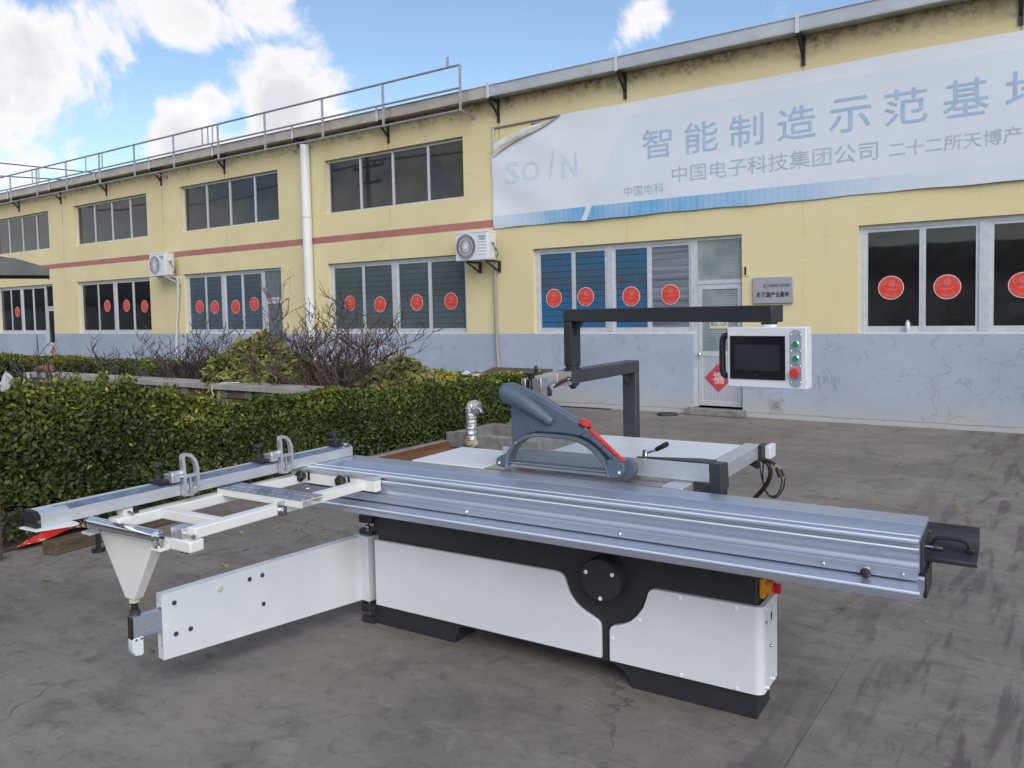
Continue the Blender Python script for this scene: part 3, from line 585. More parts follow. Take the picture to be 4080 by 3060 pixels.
for ch, a, b in zip('智能制造示范基地', (-5.40, -4.73, -4.055, -3.37, -2.69, -2.015, -1.346, -.69), (-4.93, -4.22, -3.565, -2.86, -2.175, -1.52, -.86, -.19)):
    part('title_character', G().text(ch, a, b, 3.845, 4.29, WY, bold=.004, fn=fy), bink, bn, at=((a+b)/2, WY, 4.0), smooth=False)
for tx, a, b, c_, d_, bo in (('中国电子科技集团公司', -4.93, -2.09, 3.448, 3.692, 0), ('二十二所天博产业研究院', -1.955, .32, 3.455, 3.645, 0), ('中国电科', -5.722, -5.06, 3.315, 3.472, .008)):
    part('lettering', G().text(tx, a, b, c_, d_, WY, bold=bo, fn=fy), bink2, bn, at=(a, WY, c_), smooth=False)
for tx, a, b, c_, d_, bo in (('S', -7.985, -7.665, 3.745, 4.115, .02), ('O', -7.635, -7.275, 3.745, 4.10, .02), ('/', -7.10, -6.97, 3.73, 4.22, 0), ('N', -6.85, -6.55, 3.73, 4.10, .02)):
    part('ghost_letter', G().text(tx, a, b, c_, d_, WY, bold=bo, fn=fy), bghost, bn, at=(a, WY, c_), smooth=False)
# ---------------------------------------------------------------- plaque
plq = pm('brushed_plaque', (.42, .42, .46), .45, .5, var=.06, vs=5, stretch=(12, 1, .5), dirt=.1)
pt = thing('plaque', 'brushed metal name plaque with black characters beside the door', 'sign', 'F', (-3.44, WY, 1.62))
part('plate', G().box(-3.721, -3.169, WY-.04, WY-.002, 1.625, 1.99), plq, pt, bev=.004)
part('lettering', G().text('新能源产业基地', -3.665, -3.215, 1.705, 1.785, WY-.042, bold=.025), ink, pt, smooth=False)
part('script_lettering', G().text('哈工大科青岛工业技研院', -3.575, -3.205, 1.845, 1.895, WY-.042, bold=.008, shear=.35), ink, pt, smooth=False)
# ---------------------------------------------------------------- round paper stickers
sred = pm('red_paper', (.66, .045, .030), .6, var=.12, vs=14); spale = pm('pale_red_paper', (.62, .20, .17), .6, var=.2, vs=20); srim = pm('sticker_rim', (.66, .52, .50), .6, var=.2, vs=20)
def disc_g(r, t=.002, n=36):
    return G().prism([(r*math.cos(2*math.pi*i/n), r*math.sin(2*math.pi*i/n)) for i in range(n)], -t, 0, 'y')
def sticker_pat():
    g = G(); y = -.004
    g.text('福', -.040, .040, .012, .105, y, bold=.01)
    def arcs(cx, cz, r, a0, a1, w, n=14):
        g.strip(arc(cx, cz, r, a0, a1, n), w, y-.0005, y, 'y')
    arcs(0, .10, .13, 235, 305, .006); arcs(0, -.105, .09, 55, 125, .007); arcs(-.085, -.01, .05, 60, 120, .006); arcs(.085, -.01, .05, 60, 120, .006)
    arcs(0, .0, .105, 225, 315, .008); arcs(0, .02, .14, 240, 300, .005); arcs(-.075, .055, .022, 0, 360, .006); arcs(.075, .055, .022, 0, 360, .006); arcs(0, 0, .128, 0, 360, .003, 40)
    return g
RS = .145; _base = _pat = None
ST = [(-7.12, 1.79, 'leftmost blue pane left of the grey door'), (-6.512, 1.797, 'blue pane with rounded clear corners'),
      (-5.693, 1.781, 'blue pane just left of the striped curtain'), (-5.032, 1.792, 'striped curtain pane beside the grey door'),
      (-11.97, 1.806, 'leftmost grey-green pane right of the downpipe'), (-11.13, 1.768, 'second grey-green pane right of the downpipe'),
      (-10.173, 1.783, 'third grey-green pane right of the downpipe'), (-9.339, 1.792, 'grey-green pane beneath the near air conditioner'),
      (-1.953, 1.794, 'dark right-hand pane above the spray can'), (-1.304, 1.784, 'dark right-hand window, right of the spray can'), (-.50, 1.78, 'dark right-hand window, cut off by the picture edge'),
      (-17.064, 1.833, 'blue-grey window left of the downpipe, leftmost'), (-16.467, 1.815, 'blue-grey window left of the downpipe, second'), (-15.685, 1.809, 'blue-grey window left of the downpipe, third'), (-15.01, 1.857, 'blue-grey window left of the downpipe, fourth, highest'),
      (-21.21, 1.937, 'black window under the far air conditioner, leftmost'), (-20.266, 1.925, 'black window under the far air conditioner, middle'), (-19.42, 1.89, 'black window under the far air conditioner, lowest'),
      (-26.40, 1.856, 'farthest dark window, alone there')]
for k, (x, z, where) in enumerate(ST):
    y = 11.4145; o = thing('window_sticker', 'round red paper sticker on the ' + where, 'sticker', 'F', (x, y-.012, z), 'round red new year stickers on the windows')
    fr, po = ABS[o.name]
    if _base is None:
        T = Vector((x, y-.012, z)); sh = lambda v: v+T
        _base = part('disc', disc_g(RS).xf(sh), sred, o, smooth=False); _pat = part('cutout_pattern', sticker_pat().xf(sh), spale, o, smooth=False)
        _rim = part('rim', G().strip(arc(0, 0, RS+.004, 0, 360, 36), .012, -.0015, .001, 'y').xf(sh), srim, o, smooth=False)
    else:
        for s in (_base, _pat, _rim): copy_part(s, o, po)
    o.rotation_euler.rotate_axis('Y', R(random.uniform(-9, 9)))
spale2 = pm('pink_paper', (.62, .42, .42), .6, var=.2, vs=25)
def diamond(x, z, h, label):
    o = thing('door_diamond', label, 'poster', 'F', (x, 11.398, z), 'red diamond posters on the doors'); y = 11.396
    part('paper', G().prism([(x-h, z), (x, z-h), (x+h, z), (x, z+h)], y-.002, y, 'y'), pm('crimson_paper', (.50, .05, .075), .6, var=.15, vs=12) if 'crimson_paper' not in MATS else MATS['crimson_paper'], o, smooth=False)
    part('lettering', G().text('福', x-.085, x+.085, z-.09, z+.09, y-.003, bold=.03), spale2, o, smooth=False)
diamond(-4.283, .542, .213, 'red diamond poster with a white character on the grey door behind the control panel')
diamond(-24.25, .66, .17, 'faded red diamond poster on the far left door above the hedge')
o = thing('paper_notice', 'small paper notice taped to the grey door glass above the control panel', 'notice', 'F', (-4.27, 11.39, 1.28))
part('paper', G().box(-4.41, -4.13, 11.393, 11.396, 1.27, 1.385), pm('notice_paper', (.60, .58, .48), .7, var=.1), o, smooth=False)
part('lettering', G().text('禁止入内', -4.395, -4.15, 1.305, 1.365, 11.3915), ink, o, smooth=False)
g = G()      # sellotape-ish scraps of paper left low on the door
sc_ = solo('spray_can', G().lathe((-1.745, 11.348, 1.212), (0, 0, 1), [(0, .026), (.005, .028), (.125, .028), (.140, .018), (.145, .012), (.158, .012), (.162, .006)], 16), pm('can_paint', (.62, .60, .70), .3, .2, var=.04), 'small white spray can standing on the sill of the right window', 'spray can', 'F', (-1.745, 11.348, 1.212))
# ---------------------------------------------------------------- air conditioners
acw = pm('aircon_white', (.66, .67, .70), .45, var=.04, vs=4, dirt=.12, dcol=(.4, .38, .33)); acs = pm('aircon_side', (.62, .61, .56), .5, var=.06, vs=6, dirt=.2, dcol=(.35, .32, .26))
def aircon(x0, x1, z0, z1, label, twist):
    yf, yb = 10.885, 11.13; root = thing('air_conditioner', label, 'air conditioner', 'F', ((x0+x1)/2, 11.0, z0), 'air conditioner outdoor units on the facade')
    c = part('casing', G().box(x0, x1, yf, yb, z0, z1), acw, root, bev=.012)
    part('top_cover', G().box(x0-.006, x1+.006, yf-.006, yb+.004, z1-.022, z1+.006), acw, root, bev=.004)
    cx, cz, r = x0+.235, (z0+z1)/2-.005, .215
    part('fan_opening', G().cyl((cx, yf-.002, cz), (cx, yf+.001, cz), r, 36), pm('fan_dark', (.05, .05, .055), .6, var=.2) if 'fan_dark' not in MATS else MATS['fan_dark'], root)
    g = G()
    for k in range(46):
        a = 2*math.pi*k/46; p = []
        for q in range(4): rr = .045+(r-.045)*q/3; aa = a+.16*(q/3)**1.3; p.append((cx+rr*math.cos(aa), yf-.010, cz+rr*math.sin(aa)))
        g.tube(p, .0030, 4, False)
    for rr in (r, r*.66, r*.36): g.strip(arc(cx, cz, rr, 0, 360, 32), .006, yf-.014, yf-.006, 'y')
    part('fan_grille', g, acw, root); part('fan_hub', G().cyl((cx, yf-.018, cz), (cx, yf-.006, cz), .045, 20), acw, root)
    for k in range(5):
        z = z0+.10+.052*k; part('louvre', G().box(x1-.215, x1-.045, yf-.007, yf+.002, z, z+.012), acw, root, bev=.003)
    part('side_cover', G().box(x1, x1+.008, yf+.03, yb-.03, z0+.02, z1-.05), acs, root, bev=.004)
    part('terminal_box', G().box(x1+.006, x1+.035, yf+.07, yf+.17, z1-.20, z1-.13), acs, root, bev=.004)
    part('service_valve', G().cyl((x1, yf+.19, z0+.11), (x1+.06, yf+.19, z0+.11), .018, 10).cyl((x1, yf+.19, z0+.19), (x1+.06, yf+.19, z0+.19), .016, 10).cyl((x1+.045, yf+.19, z0+.08), (x1+.045, yf+.19, z0+.22), .013, 8), steel, root)
    part('power_lead', G().tube(smooth_pts([(x1+.03, yf+.12, z1-.20), (x1+.045, yf+.13, z1-.27), (x1+.05, yf+.19, z1-.34), (x1+.06, yf+.23, z0+.10), (x1+.03, yf+.2, z0+.05)]), .008, 6), blkplast, root)
    for xx in (x0+.22, x1-.06):
        part('wall_bracket', G().box(xx-.02, xx+.02, yf+.02, 11.30, z0-.035, z0-.004).box(xx-.025, xx+.025, 11.285, 11.308, z0-.20, z0-.004).obox((xx, yf+.05, z0-.035), (xx, 11.29, z0-.19), .03, .02), acs if twist else bkm, root, smooth=False)
    part('brand_lettering', G().text('Hisense', x1-.20, x1-.04, z1-.105, z1-.06, yf-.003, bold=.02), teal, root, smooth=False)
    part('model_lettering', G().text('变频空调', x1-.18, x1-.06, z1-.145, z1-.118, yf-.003, bold=.02), ink, root, smooth=False)
    return root
aircon(-8.79, -8.092, 2.465, 2.950, 'white air conditioner unit at the banner corner with a round fan grille', 0)
aircon(-18.25, -17.60, 2.588, 3.125, 'smaller grimy air conditioner unit farther left across the red stripe', 1)
g = G().tube(smooth_pts([(-8.165, 11.20, 2.44), (-8.215, 11.24, 2.2), (-8.225, 11.26, 1.6), (-8.21, 11.25, 1.0), (-8.15, 11.22, .4), (-8.13, 11.2, .1)]), .030, 10)
solo('drain_hose', g, pm('hose_grey', (.30, .28, .25), .6, var=.25, vs=30, stretch=(1, 1, 3)), 'grey lagged hose running down the wall below the near air conditioner', 'hose', 'F', (-8.2, 11.25, .1))
pts = smooth_pts([(-17.60, 11.2, 2.56), (-17.66, 11.24, 2.1), (-17.80, 11.26, 1.5), (-17.85, 11.25, .9), (-17.8, 11.22, .2)]); g = G()
g.tube(pts, [.028+.006*(i % 2) for i in range(len(pts))], 8)
solo('drain_hose', g, pm('hose_white', (.55, .54, .50), .6, var=.2, vs=30), 'pale corrugated hose below the far air conditioner', 'hose', 'F', (-17.7, 11.25, .1))
# ================================================================ sliding table saw
saw = thing('panel_saw', 'large white and black sliding table panel saw standing in the middle of the yard', 'panel saw', 'M', (-1.8, 3.12, 0))
def P(name, g, mat, parent=None, bev=0.0, at=None, smooth=True, label=None): return part(name, g, mat, parent or saw, at=at, bev=bev, smooth=smooth, label=label)
# --- base
def arch(x, z, r, a0, a1, n=8): return arc(x, z, r, a0, a1, n)
bp = [(-2.765, 0), (-2.289, 0), (-2.285, .035)] + [(-2.285+.06-.06*math.cos(R(a)), .030+.058*math.sin(R(a))) for a in (15, 35, 55, 75, 90)] + \
     [(-1.475, .088)] + [(-1.475+.115*math.sin(R(a)), -.027+.115*math.cos(R(a))) for a in (20, 40, 60, 78)] + [(-1.356, 0), (-.842, 0), (-.842, .645), (-2.765, .645)]
P('base_body', G().prism(bp, 3.040, 3.226, 'y'), black, bev=.004)
P('cast_base', G().box(-2.2, -1.25, 3.227, 3.80, .0, .60).box(-2.2, -1.25, 3.41, 4.0, .60, .70), black, bev=.01)
lc = [(-2.773, .445), (-1.725, .450)] + [(-1.703, .448), (-1.686, .441), (-1.674, .428), (-1.668, .415), (-1.661, .392), (-1.652, .369), (-1.638, .346), (-1.619, .324), (-1.594, .306), (-1.567, .292), (-1.540, .281), (-1.521, .272), (-1.508, .264), (-1.501, .254), (-1.498, .238), (-1.498, .107), (-2.773, .107)]
P('left_cover', G().prism(lc, 3.020, 3.0395, 'y'), white, bev=.003)
rc = [(-1.456, .107), (-1.455, .234), (-1.452, .246), (-1.446, .255), (-1.436, .261), (-1.400, .272), (-1.361, .292), (-1.328, .324), (-1.301, .362), (-1.287, .400), (-1.279, .427), (-1.272, .439), (-1.262, .445), (-1.249, .448), (-.848, .450), (-.848, .107)]
g = G().prism(rc, 3.020, 3.0395, 'y')
pa = [(-.848, 3.020)] + arc(-.848, 3.055, .035, -90, 0, 7)[1:] + [(-.813, 3.229)]; pi_ = [(-.848, 3.0395)] + arc(-.848, 3.055, .0155, -90, 0, 7)[1:] + [(-.8325, 3.229)]
for i in range(len(pa)-1):
    g.hexa([(*pa[i], .107), (*pa[i+1], .107), (*pi_[i+1], .107), (*pi_[i], .107)], [(*pa[i], .450), (*pa[i+1], .450), (*pi_[i+1], .450), (*pi_[i], .450)])
rcv = P('right_cover', g, white)
for x, z in ((-1.143, .432), (-.916, .432), (-1.320, .308), (-1.445, .204), (-1.142, .116), (-.915, .116)):
    P('screw_cap', G().lathe((x, 3.0205, z), (0, -1, 0), [(0, .0095), (.002, .0095), (.0032, .0075)], 16), dotwhite, rcv)
for y, z in ((3.058, .384), (3.108, .276), (3.058, .436), (3.062, .127), (3.145, .130), (3.148, .438)):
    P('screw', G().lathe((-.813, y, z), (1, 0, 0), [(0, .006), (.010, .006), (.013, .004)], 10), steel if .2 < z < .42 else dotwhite, rcv)
P('keyhole', G().prism(arc(3.142, .388, .011, 0, 360, 14)[:-1], -.8135, -.8125, 'x').box(-.8135, -.8125, 3.134, 3.150, .366, .39), darkhole, rcv, smooth=False)
rcw = P('round_cover', G().lathe((-1.4735, 3.045, .464), (0, -1, 0), [(0, .1), (0, .094), (.066, .092), (.075, .088)], 48), black)
for x, z in ((-1.538, .491), (-1.416, .497), (-1.472, .388)): P('screw_cap', G().cyl((x, 2.9665, z), (x, 2.971, z), .0085, 14), dotwhite, rcw)
ms = P('main_switch', G().box(-.842, -.822, 3.072, 3.145, .468, .545), orange, bev=.004)
P('switch_ring', G().cyl((-.822, 3.108, .507), (-.795, 3.108, .507), .031, 20), orange, ms); P('switch_knob', G().cyl((-.797, 3.108, .507), (-.786, 3.108, .507), .022, 16).box(-.79, -.768, 3.103, 3.113, .487, .527), redp, ms)
# --- hinges and swing arm
for z0, z1 in ((.462, .555), (-.0, .088)):
    g = G().box(-2.80, -2.764, 3.045, 3.13, z0, z1)
    for za, zb in ((z1-.032, z1), (z0, z0+.020)): g.prism([(-2.79, 3.02), (-2.79, 3.115)] + [(-2.855+.045*math.cos(R(a)), 3.065+.047*math.sin(R(a))) for a in range(90, 271, 20)], za, zb, 'z')
    P('hinge', g, black, bev=.002)
P('hinge_pin', G().cyl((-2.862, 3.068, .03), (-2.862, 3.068, .54), .011, 12).lathe((-2.862, 3.068, .478), (0, 0, 1), [(0, .013), (.006, .018), (.02, .018), (.024, .012)], 10), steel)
AT = Vector((.12288, .99242, 0)); AN = Vector((.99242, -.12288, 0)); A0 = Vector((-3.023, 1.986, 0))
def ap(u, n, z): q = A0+AT*u+AN*n; return Vector((q.x, q.y, z))
TH = .046; L = 1.064
def aslab(g, u0, u1, n0, n1, zb0, zb1, zt0, zt1): return g.hexa([ap(u0, n0, zb0), ap(u0, n1, zb0), ap(u1, n1, zb1), ap(u1, n0, zb1)], [ap(u0, n0, zt0), ap(u0, n1, zt0), ap(u1, n1, zt1), ap(u1, n0, zt1)])
g = G(); aslab(g, 0, L, -.004, 0, .161, .103, .440, .440); aslab(g, 0, L, -TH, -TH+.004, .161, .103, .440, .440)
aslab(g, .0, L, -TH+.004, -.004, .434, .434, .4395, .4395); aslab(g, 0, L, -TH+.004, -.004, .1615, .1035, .170, .112)
aslab(g, .0, .004, -TH+.004, -.004, .386, .386, .434, .434); aslab(g, .0, .004, -TH+.004, -.004, .170, .170, .214, .214)
arm = P('swing_arm', g, white)
P('hinge_post', G().hexa([ap(L, -TH-.004, .104), ap(L, .056, .104), ap(L+.066, .056, .104), ap(L+.066, -TH-.004, .104)], [ap(L, -TH-.004, .446), ap(L, .056, .446), ap(L+.066, .056, .446), ap(L+.066, -TH-.004, .446)]), white, arm, bev=.003)
for u, z in ((.054, .391), (.056, .256), (.122, .257), (.414, .393), (.481, .394), (.482, .258)):
    P('bolt', G().lathe(ap(u, 0, z), AN, [(0, .0105), (.002, .0105), (.003, .007), (.006, .007), (.007, .005)], 12), dgrey, arm)
P('bolt', G().lathe(ap(.264, 0, .391), AN, [(0, .0135), (.005, .0135), (.007, .010)], 14), nylon, arm)
P('bolt', G().lathe(ap(-.0, -.030, .412), -AT, [(0, .005), (.010, .005)], 8), steel, arm)
g = G(); aslab(g, -.118, .5, -.040, -.008, .287, .287, .376, .376)
for k in range(7): z = .300+.0115*k; aslab(g, -.118, .0, -.008, -.0065, z, z, z+.005, z+.005)
ext = P('extension_tube', g, alu, arm)
P('end_cap', aslab(G(), -.126, -.118, -.041, -.006, .285, .285, .378, .378), blkplast, arm, bev=.002)
g = G(); w = [(-.122, .290), (-.080, .290), (-.080, .222), (-.088, .212), (-.114, .218), (-.126, .240), (-.126, .285)]
pts = [ap(u, -.0045, z) for u, z in w] + [ap(u, -.042, z) for u, z in w]; n = len(w)
g.add(pts, [tuple(range(n)), tuple(range(2*n-1, n-1, -1))] + [(i, i+n, (i+1) % n+n, (i+1) % n) for i in range(n)]); P('end_stop', g, white, arm, bev=.002)
for u in (-.110, -.088): P('bolt', G().lathe(ap(u, -.0045, .283), AN, [(0, .004), (.003, .004)], 8), dgrey, arm)
# --- support leg under the cross-cut frame
LX, LY = -3.076, 1.899
g = G().hexa([(LX-.030, 1.877, .446), (LX+.030, 1.877, .446), (LX+.030, 1.922, .446), (LX-.030, 1.922, .446)], [(-3.262, 1.870, .704), (-2.890, 1.870, .704), (-2.890, 1.93, .704), (-3.262, 1.93, .704)])
leg = P('support_leg', g, cream, bev=.006)
P('spacer_ring', G().cyl((LX, LY, .430), (LX, LY, .446), .021, 18), nylon, leg); P('threaded_rod', G().cyl((LX, LY, .385), (LX, LY, .432), .0135, 14), blkplast, leg)
P('hex_nut', G().cyl((LX, LY, .376), (LX, LY, .394), .0225, 6).cyl((LX, LY, .392), (LX, LY, .399), .018, 14), dgrey, leg)
# --- cross-cut frame
frm = P('crosscut_frame', G().box(-2.716, -2.660, 1.90, 2.845, .748, .790), cream, bev=.004)
P('frame_bar', G().box(-3.140, -3.070, 1.84, 2.845, .745, .7895), cream, frm, bev=.004); P('cross_bar', G().box(-3.0695, -2.7165, 2.030, 2.072, .749, .7885), cream, frm, bev=.003)
P('end_channel', G().box(-3.25, -2.78, 1.872, 1.90, .7045, .735), cream, frm, bev=.003)
P('clamp_plate', G().box(-3.163, -2.590, 2.838, 2.880, .745, .801), cream, frm, bev=.003)
P('clamp_strip', G().box(-3.165, -2.588, 2.834, 2.8835, .8015, .8185), cast, frm, bev=.002)
def star_knob(x, y, z, ax, parent, r=.027):
    g = G(); d = Vector(ax); a = d.orthogonal().normalized(); b = d.cross(a); pts = []
    n = 24; c0 = Vector((x, y, z)); vs = []
    for t, k in ((0, .93), (.010, 1), (.022, .95), (.026, .80)):
        for i in range(n): an = 2*math.pi*i/n; rr = r*k*(1+.10*math.cos(an*6)); vs.append(c0+d*t+(a*math.cos(an)+b*math.sin(an))*rr)
    fs = [(j*n+i, j*n+(i+1) % n, (j+1)*n+(i+1) % n, (j+1)*n+i) for j in range(3) for i in range(n)] + [tuple(range(n-1, -1, -1)), tuple(range(3*n, 4*n))]
    g.add(vs, fs).lathe(c0-d*.018, d, [(0, .012), (.02, .014)], 12).lathe(c0+d*.0255, d, [(0, .012), (.001, .010)], 12); return P('knob', g, blkplast, parent)
for x in (-3.062, -2.786):
    star_knob(x, 2.815, .787, (0, -1, 0), frm); P('clamp_slot', G().box(x+.022, x+.034, 2.834, 2.8385, .762, .806), darkhole, frm, smooth=False)
g = G().box(-2.775, -2.650, 1.868, 1.932, .7005, .746); blk = P('end_block', g, cream, bev=.006)
P('cast_block', G().box(-2.775, -2.705, 1.874, 1.930, .7465, .790), cast, blk, bev=.003); P('lock_pin', G().cyl((-2.705, 1.895, .766), (-2.655, 1.885, .764), .0055, 10).lathe((-2.657, 1.885, .764), (1, -.2, 0), [(0, .0055), (.006, .009), (.012, .009)], 10).cyl((-2.775, 1.90, .766), (-2.80, 1.905, .766), .008, 10), chrome, blk)
for x in (-2.73, -2.70): P('foot_screw', G().cyl((x, 1.89, .690), (x, 1.89, .701), .006, 8), blkplast, blk)
rol = P('roller', G().cyl((-3.272, 1.845, .752), (-2.822, 1.845, .752), .0245, 28), chrome, frm)
for x, s in ((-3.276, -1), (-2.822, 1)):
    P('roller_end', G().lathe((x, 1.845, .752), (s, 0, 0), [(0, .027), (.006, .027), (.010, .018), (.012, .010), (.024, .009), (.028, .009)], 20), steel, frm); xt = x+.012*s
    P('roller_tab', G().box(xt-.034, xt+.030, 1.828, 1.874, .6985, .7085), cream, frm, bev=.002); P('roller_bolt', G().cyl((xt, 1.845, .690), (xt, 1.845, .742), .007, 10).cyl((xt, 1.845, .7085), (xt, 1.845, .713), .016, 14), steel, frm)
P('roller_pin', G().cyl((-2.796, 1.845, .752), (-2.778, 1.845, .752), .006, 10), blkplast, frm)
P('levelling_foot', G().cyl((-3.255, 1.86, .64), (-3.255, 1.86, .70), .010, 10).cyl((-3.255, 1.86, .625), (-3.255, 1.86, .642), .026, 16), blkplast, frm)
for y in (1.905, 1.93): P('adjuster', G().cyl((-3.105, y+.01, .79), (-3.105, y+.01, .818), .005, 8).cyl((-3.105, y+.01, .79), (-3.105, y+.01, .797), .012, 12), blkplast if y > 1.92 else steel, frm)
P('fence_foot', G().box(-3.15, -3.10, 1.885, 1.925, .790, .8165), cream, frm); P('fence_foot_bolt', G().cyl((-3.10, 1.90, .803), (-3.06, 1.90, .801), .006, 8), steel, frm)
sb = P('support_channel', G().box(-3.10, -2.550, 2.340, 2.3435, .783, .8135).box(-3.10, -2.550, 2.4585, 2.462, .783, .8135).box(-3.10, -2.550, 2.3435, 2.4585, .8095, .8130), cream, frm)
P('scale_plate', G().box(-3.101, -2.552, 2.338, 2.396, .8138, .8168).box(-3.101, -2.552, 2.404, 2.464, .8138, .8168), film, frm, smooth=False); P('slide_strip', G().box(-3.101, -2.552, 2.3965, 2.4035, .8138, .8185), steel, frm, smooth=False)
g = G()
for k in range(11): g.box(-3.06+.05*k, -3.058+.05*k, 2.34, 2.358 if k % 2 else 2.366, .8168, .8172).box(-3.06+.05*k, -3.058+.05*k, 2.406, 2.420, .8168, .8172)
P('scale_marks', g, dotwhite, frm, smooth=False)
P('channel_bracket', G().box(-2.658, -2.654, 2.30, 2.35, .742, .805).lathe((-2.654, 2.318, .768), (1, 0, 0), [(0, .014), (.008, .014), (.010, .009), (.022, .008)], 12), steel, frm)
# --- cross-cut fence with scale, flip stops and clamp
fp = [(-3.090, .8225), (-3.090, .866), (-3.096, .8735), (-3.108, .8795), (-3.118, .8805), (-3.1185, .8765), (-3.1245, .8765), (-3.125, .8815), (-3.138, .8825), (-3.1385, .8785), (-3.1445, .8785), (-3.145, .8835), (-3.168, .8845), (-3.172, .880), (-3.172, .8225)]
fen = P('crosscut_fence', G().prism(fp, 1.552, 3.213, 'y'), alux)
cp = [(-3.089, .8215), (-3.089, .866), (-3.110, .882), (-3.171, .887), (-3.173, .8215)]
P('end_cap', G().prism(cp, 1.532, 1.5515, 'y'), blkplast, fen, bev=.001); P('end_cap', G().prism(cp, 3.2135, 3.228, 'y'), blkplast, fen, bev=.001)
P('scale_strip', G().hexa([(-3.0915, 1.66, .8722), (-3.1165, 1.66, .8812), (-3.1165, 3.205, .8812), (-3.0915, 3.205, .8722)], [(-3.0915, 1.66, .8736), (-3.1165, 1.66, .8826), (-3.1165, 3.205, .8826), (-3.0915, 3.205, .8736)]), film, fen, smooth=False)
P('scale_strip', G().box(-3.137, -3.1255, 1.62, 3.20, .8828, .8836), film, fen, smooth=False)
for y, z in ((1.545, .845), (1.690, .846)): P('fence_screw', G().cyl((-3.0905, y, z), (-3.0885, y, z), .0065, 12).cyl((-3.089, y, z), (-3.0878, y, z), .0035, 8), steel, fen)
P('guard_plate', G().prism([(-3.175, 1.515), (-3.068, 1.520), (-3.026, 1.640), (-3.030, 1.662), (-3.06, 1.668), (-3.175, 1.66)], .8155, .8215, 'z'), white, fen)
def flip_stop(y):
    s = P('flip_stop', G().box(-3.172, -3.090, y-.052, y-.006, .8850, .9005), blkplast, at=(-3.09, y, .885), bev=.003)
    P('clamp_knob', G().lathe((-3.135, y-.030, .9005), (0, 0, 1), [(0, .017), (.024, .015), (.026, .009), (.052, .008), (.056, .020), (.060, .022), (.066, .021), (.070, .012)], 16), blkplast, s)
    P('pivot', G().box(-3.13, -3.07, y-.006, y+.035, .886, .922).lathe((-3.085, y-.004, .918), (0, 1, 0), [(0, .016), (.05, .016)], 16), cast, s, bev=.002)
    out = [(y+.055, .822), (y+.053, .900), (y+.048, .985), (y+.050, .998), (y+.066, 1.000), (y+.088, .992), (y+.106, .972), (y+.116, .945), (y+.119, .900), (y+.118, .850), (y+.106, .832), (y+.085, .823)]
    g = G().strip(out, .014, -3.084, -3.062, 'x', True).strip([(y+.052, .905), (y+.118, .905)], .012, -3.080, -3.064, 'x').strip([(y+.082, .90), (y+.082, .835)], .007, -3.076, -3.066, 'x')
    P('stop_arm', g, cast, s); P('index_pin', G().cyl((-3.085, y+.020, .905), (-3.070, y+.055, .905), .006, 8).cyl((-3.1, y+.01, .925), (-3.1, y+.01, .932), .005, 8), steel, s)
flip_stop(2.097); flip_stop(2.640)
cl = P('end_clamp', G().box(-3.165, -3.095, 3.093, 3.140, .8855, .922), blkplast, bev=.004); P('clamp_knob', G().lathe((-3.13, 3.117, .922), (0, 0, 1), [(0, .010), (.012, .009), (.014, .016), (.028, .021), (.036, .023), (.040, .016)], 16), blkplast, cl)
P('fence_pivot', G().cyl((-3.12, 3.185, .8835), (-3.12, 3.185, .8905), .022, 18), steel, fen)
# --- sliding table, carriage apron, lower rail
XL, XR_ = -3.140, -.272
def groove(y): return [(y+.0062, .820), (y+.0030, .8165), (y+.0015, .8165), (y-.0018, .8200), (y-.0034, .8222), (y-.0052, .8220), (y-.0088, .820)]
tp = [(3.237, .812), (3.235, .820)] + groove(3.093) + groove(2.942) + [(2.8905, .820), (2.8895, .8215), (2.8865, .8210), (2.884, .8165), (2.884, .8075), (2.888, .805), (2.903, .803), (2.903, .7945), (2.889, .7930), (2.8845, .7885), (2.884, .7795), (2.8875, .777), (2.893, .770), (2.898, .757), (2.899, .745), (2.896, .735), (2.889, .729), (2.886, .7275), (2.93, .7265), (2.93, .70), (3.20, .70), (3.21, .78), (3.237, .79)]
tab = P('sliding_table', G().prism(tp, XL, XR_, 'x'), alu)
apr = P('carriage_apron', G().prism([(2.8865, .7268), (2.881, .7245), (2.8795, .718), (2.8795, .690), (2.882, .6865), (2.890, .6865), (2.894, .7268)], XL+.002, XR_-.001, 'x'), alu)
for x in (-3.095, -2.088, -1.336, -.567, -.318): P('apron_screw', G().cyl((x, 2.8795, .703), (x, 2.8775, .703), .0095, 14).lathe((x, 2.8775, .703), (0, -1, 0), [(0, .0065), (.006, .0065), (.008, .0045)], 10), steel, apr)
P('plunger_knob', G().lathe((-.428, 2.8795, .703), (0, -1, 0), [(0, .011), (.006, .011), (.008, .006), (.016, .006)], 14), steel, apr); P('plunger_ball', G().lathe((-.428, 2.864, .700), (0, -1, -.1), [(0, .008), (.004, .014), (.012, .0175), (.020, .014), (.025, .005)], 16), blkplast, apr)
lp = [(2.925, .690), (2.920, .6825), (2.784, .6795), (2.780, .6835), (2.776, .6830), (2.772, .678), (2.772, .6755), (2.776, .674), (2.776, .6725), (2.772, .671), (2.7745, .652), (2.86, .6505), (3.20, .6505), (3.20, .69)]
for nm, y, z, r, xa in (('table_glint_bead', 3.0905, .8202, .0024, XL), ('table_glint_bead', 2.9390, .8206, .0034, XL), ('lip_glint_bead', 2.8870, .8196, .0034, XL), ('lip_glint_bead', 2.8868, .7905, .0036, XL), ('rail_glint_bead', 2.7785, .6815, .0036, -2.985)):
    P(nm, G().cyl((xa, y, z), (XR_+(.013 if 'rail' in nm else 0), y, z), r, 8), bright)  # thin edge beads that draw the table's highlight lines by their pale colour
P('lower_rail', G().prism(lp, -2.985, -.258, 'x'), alu)
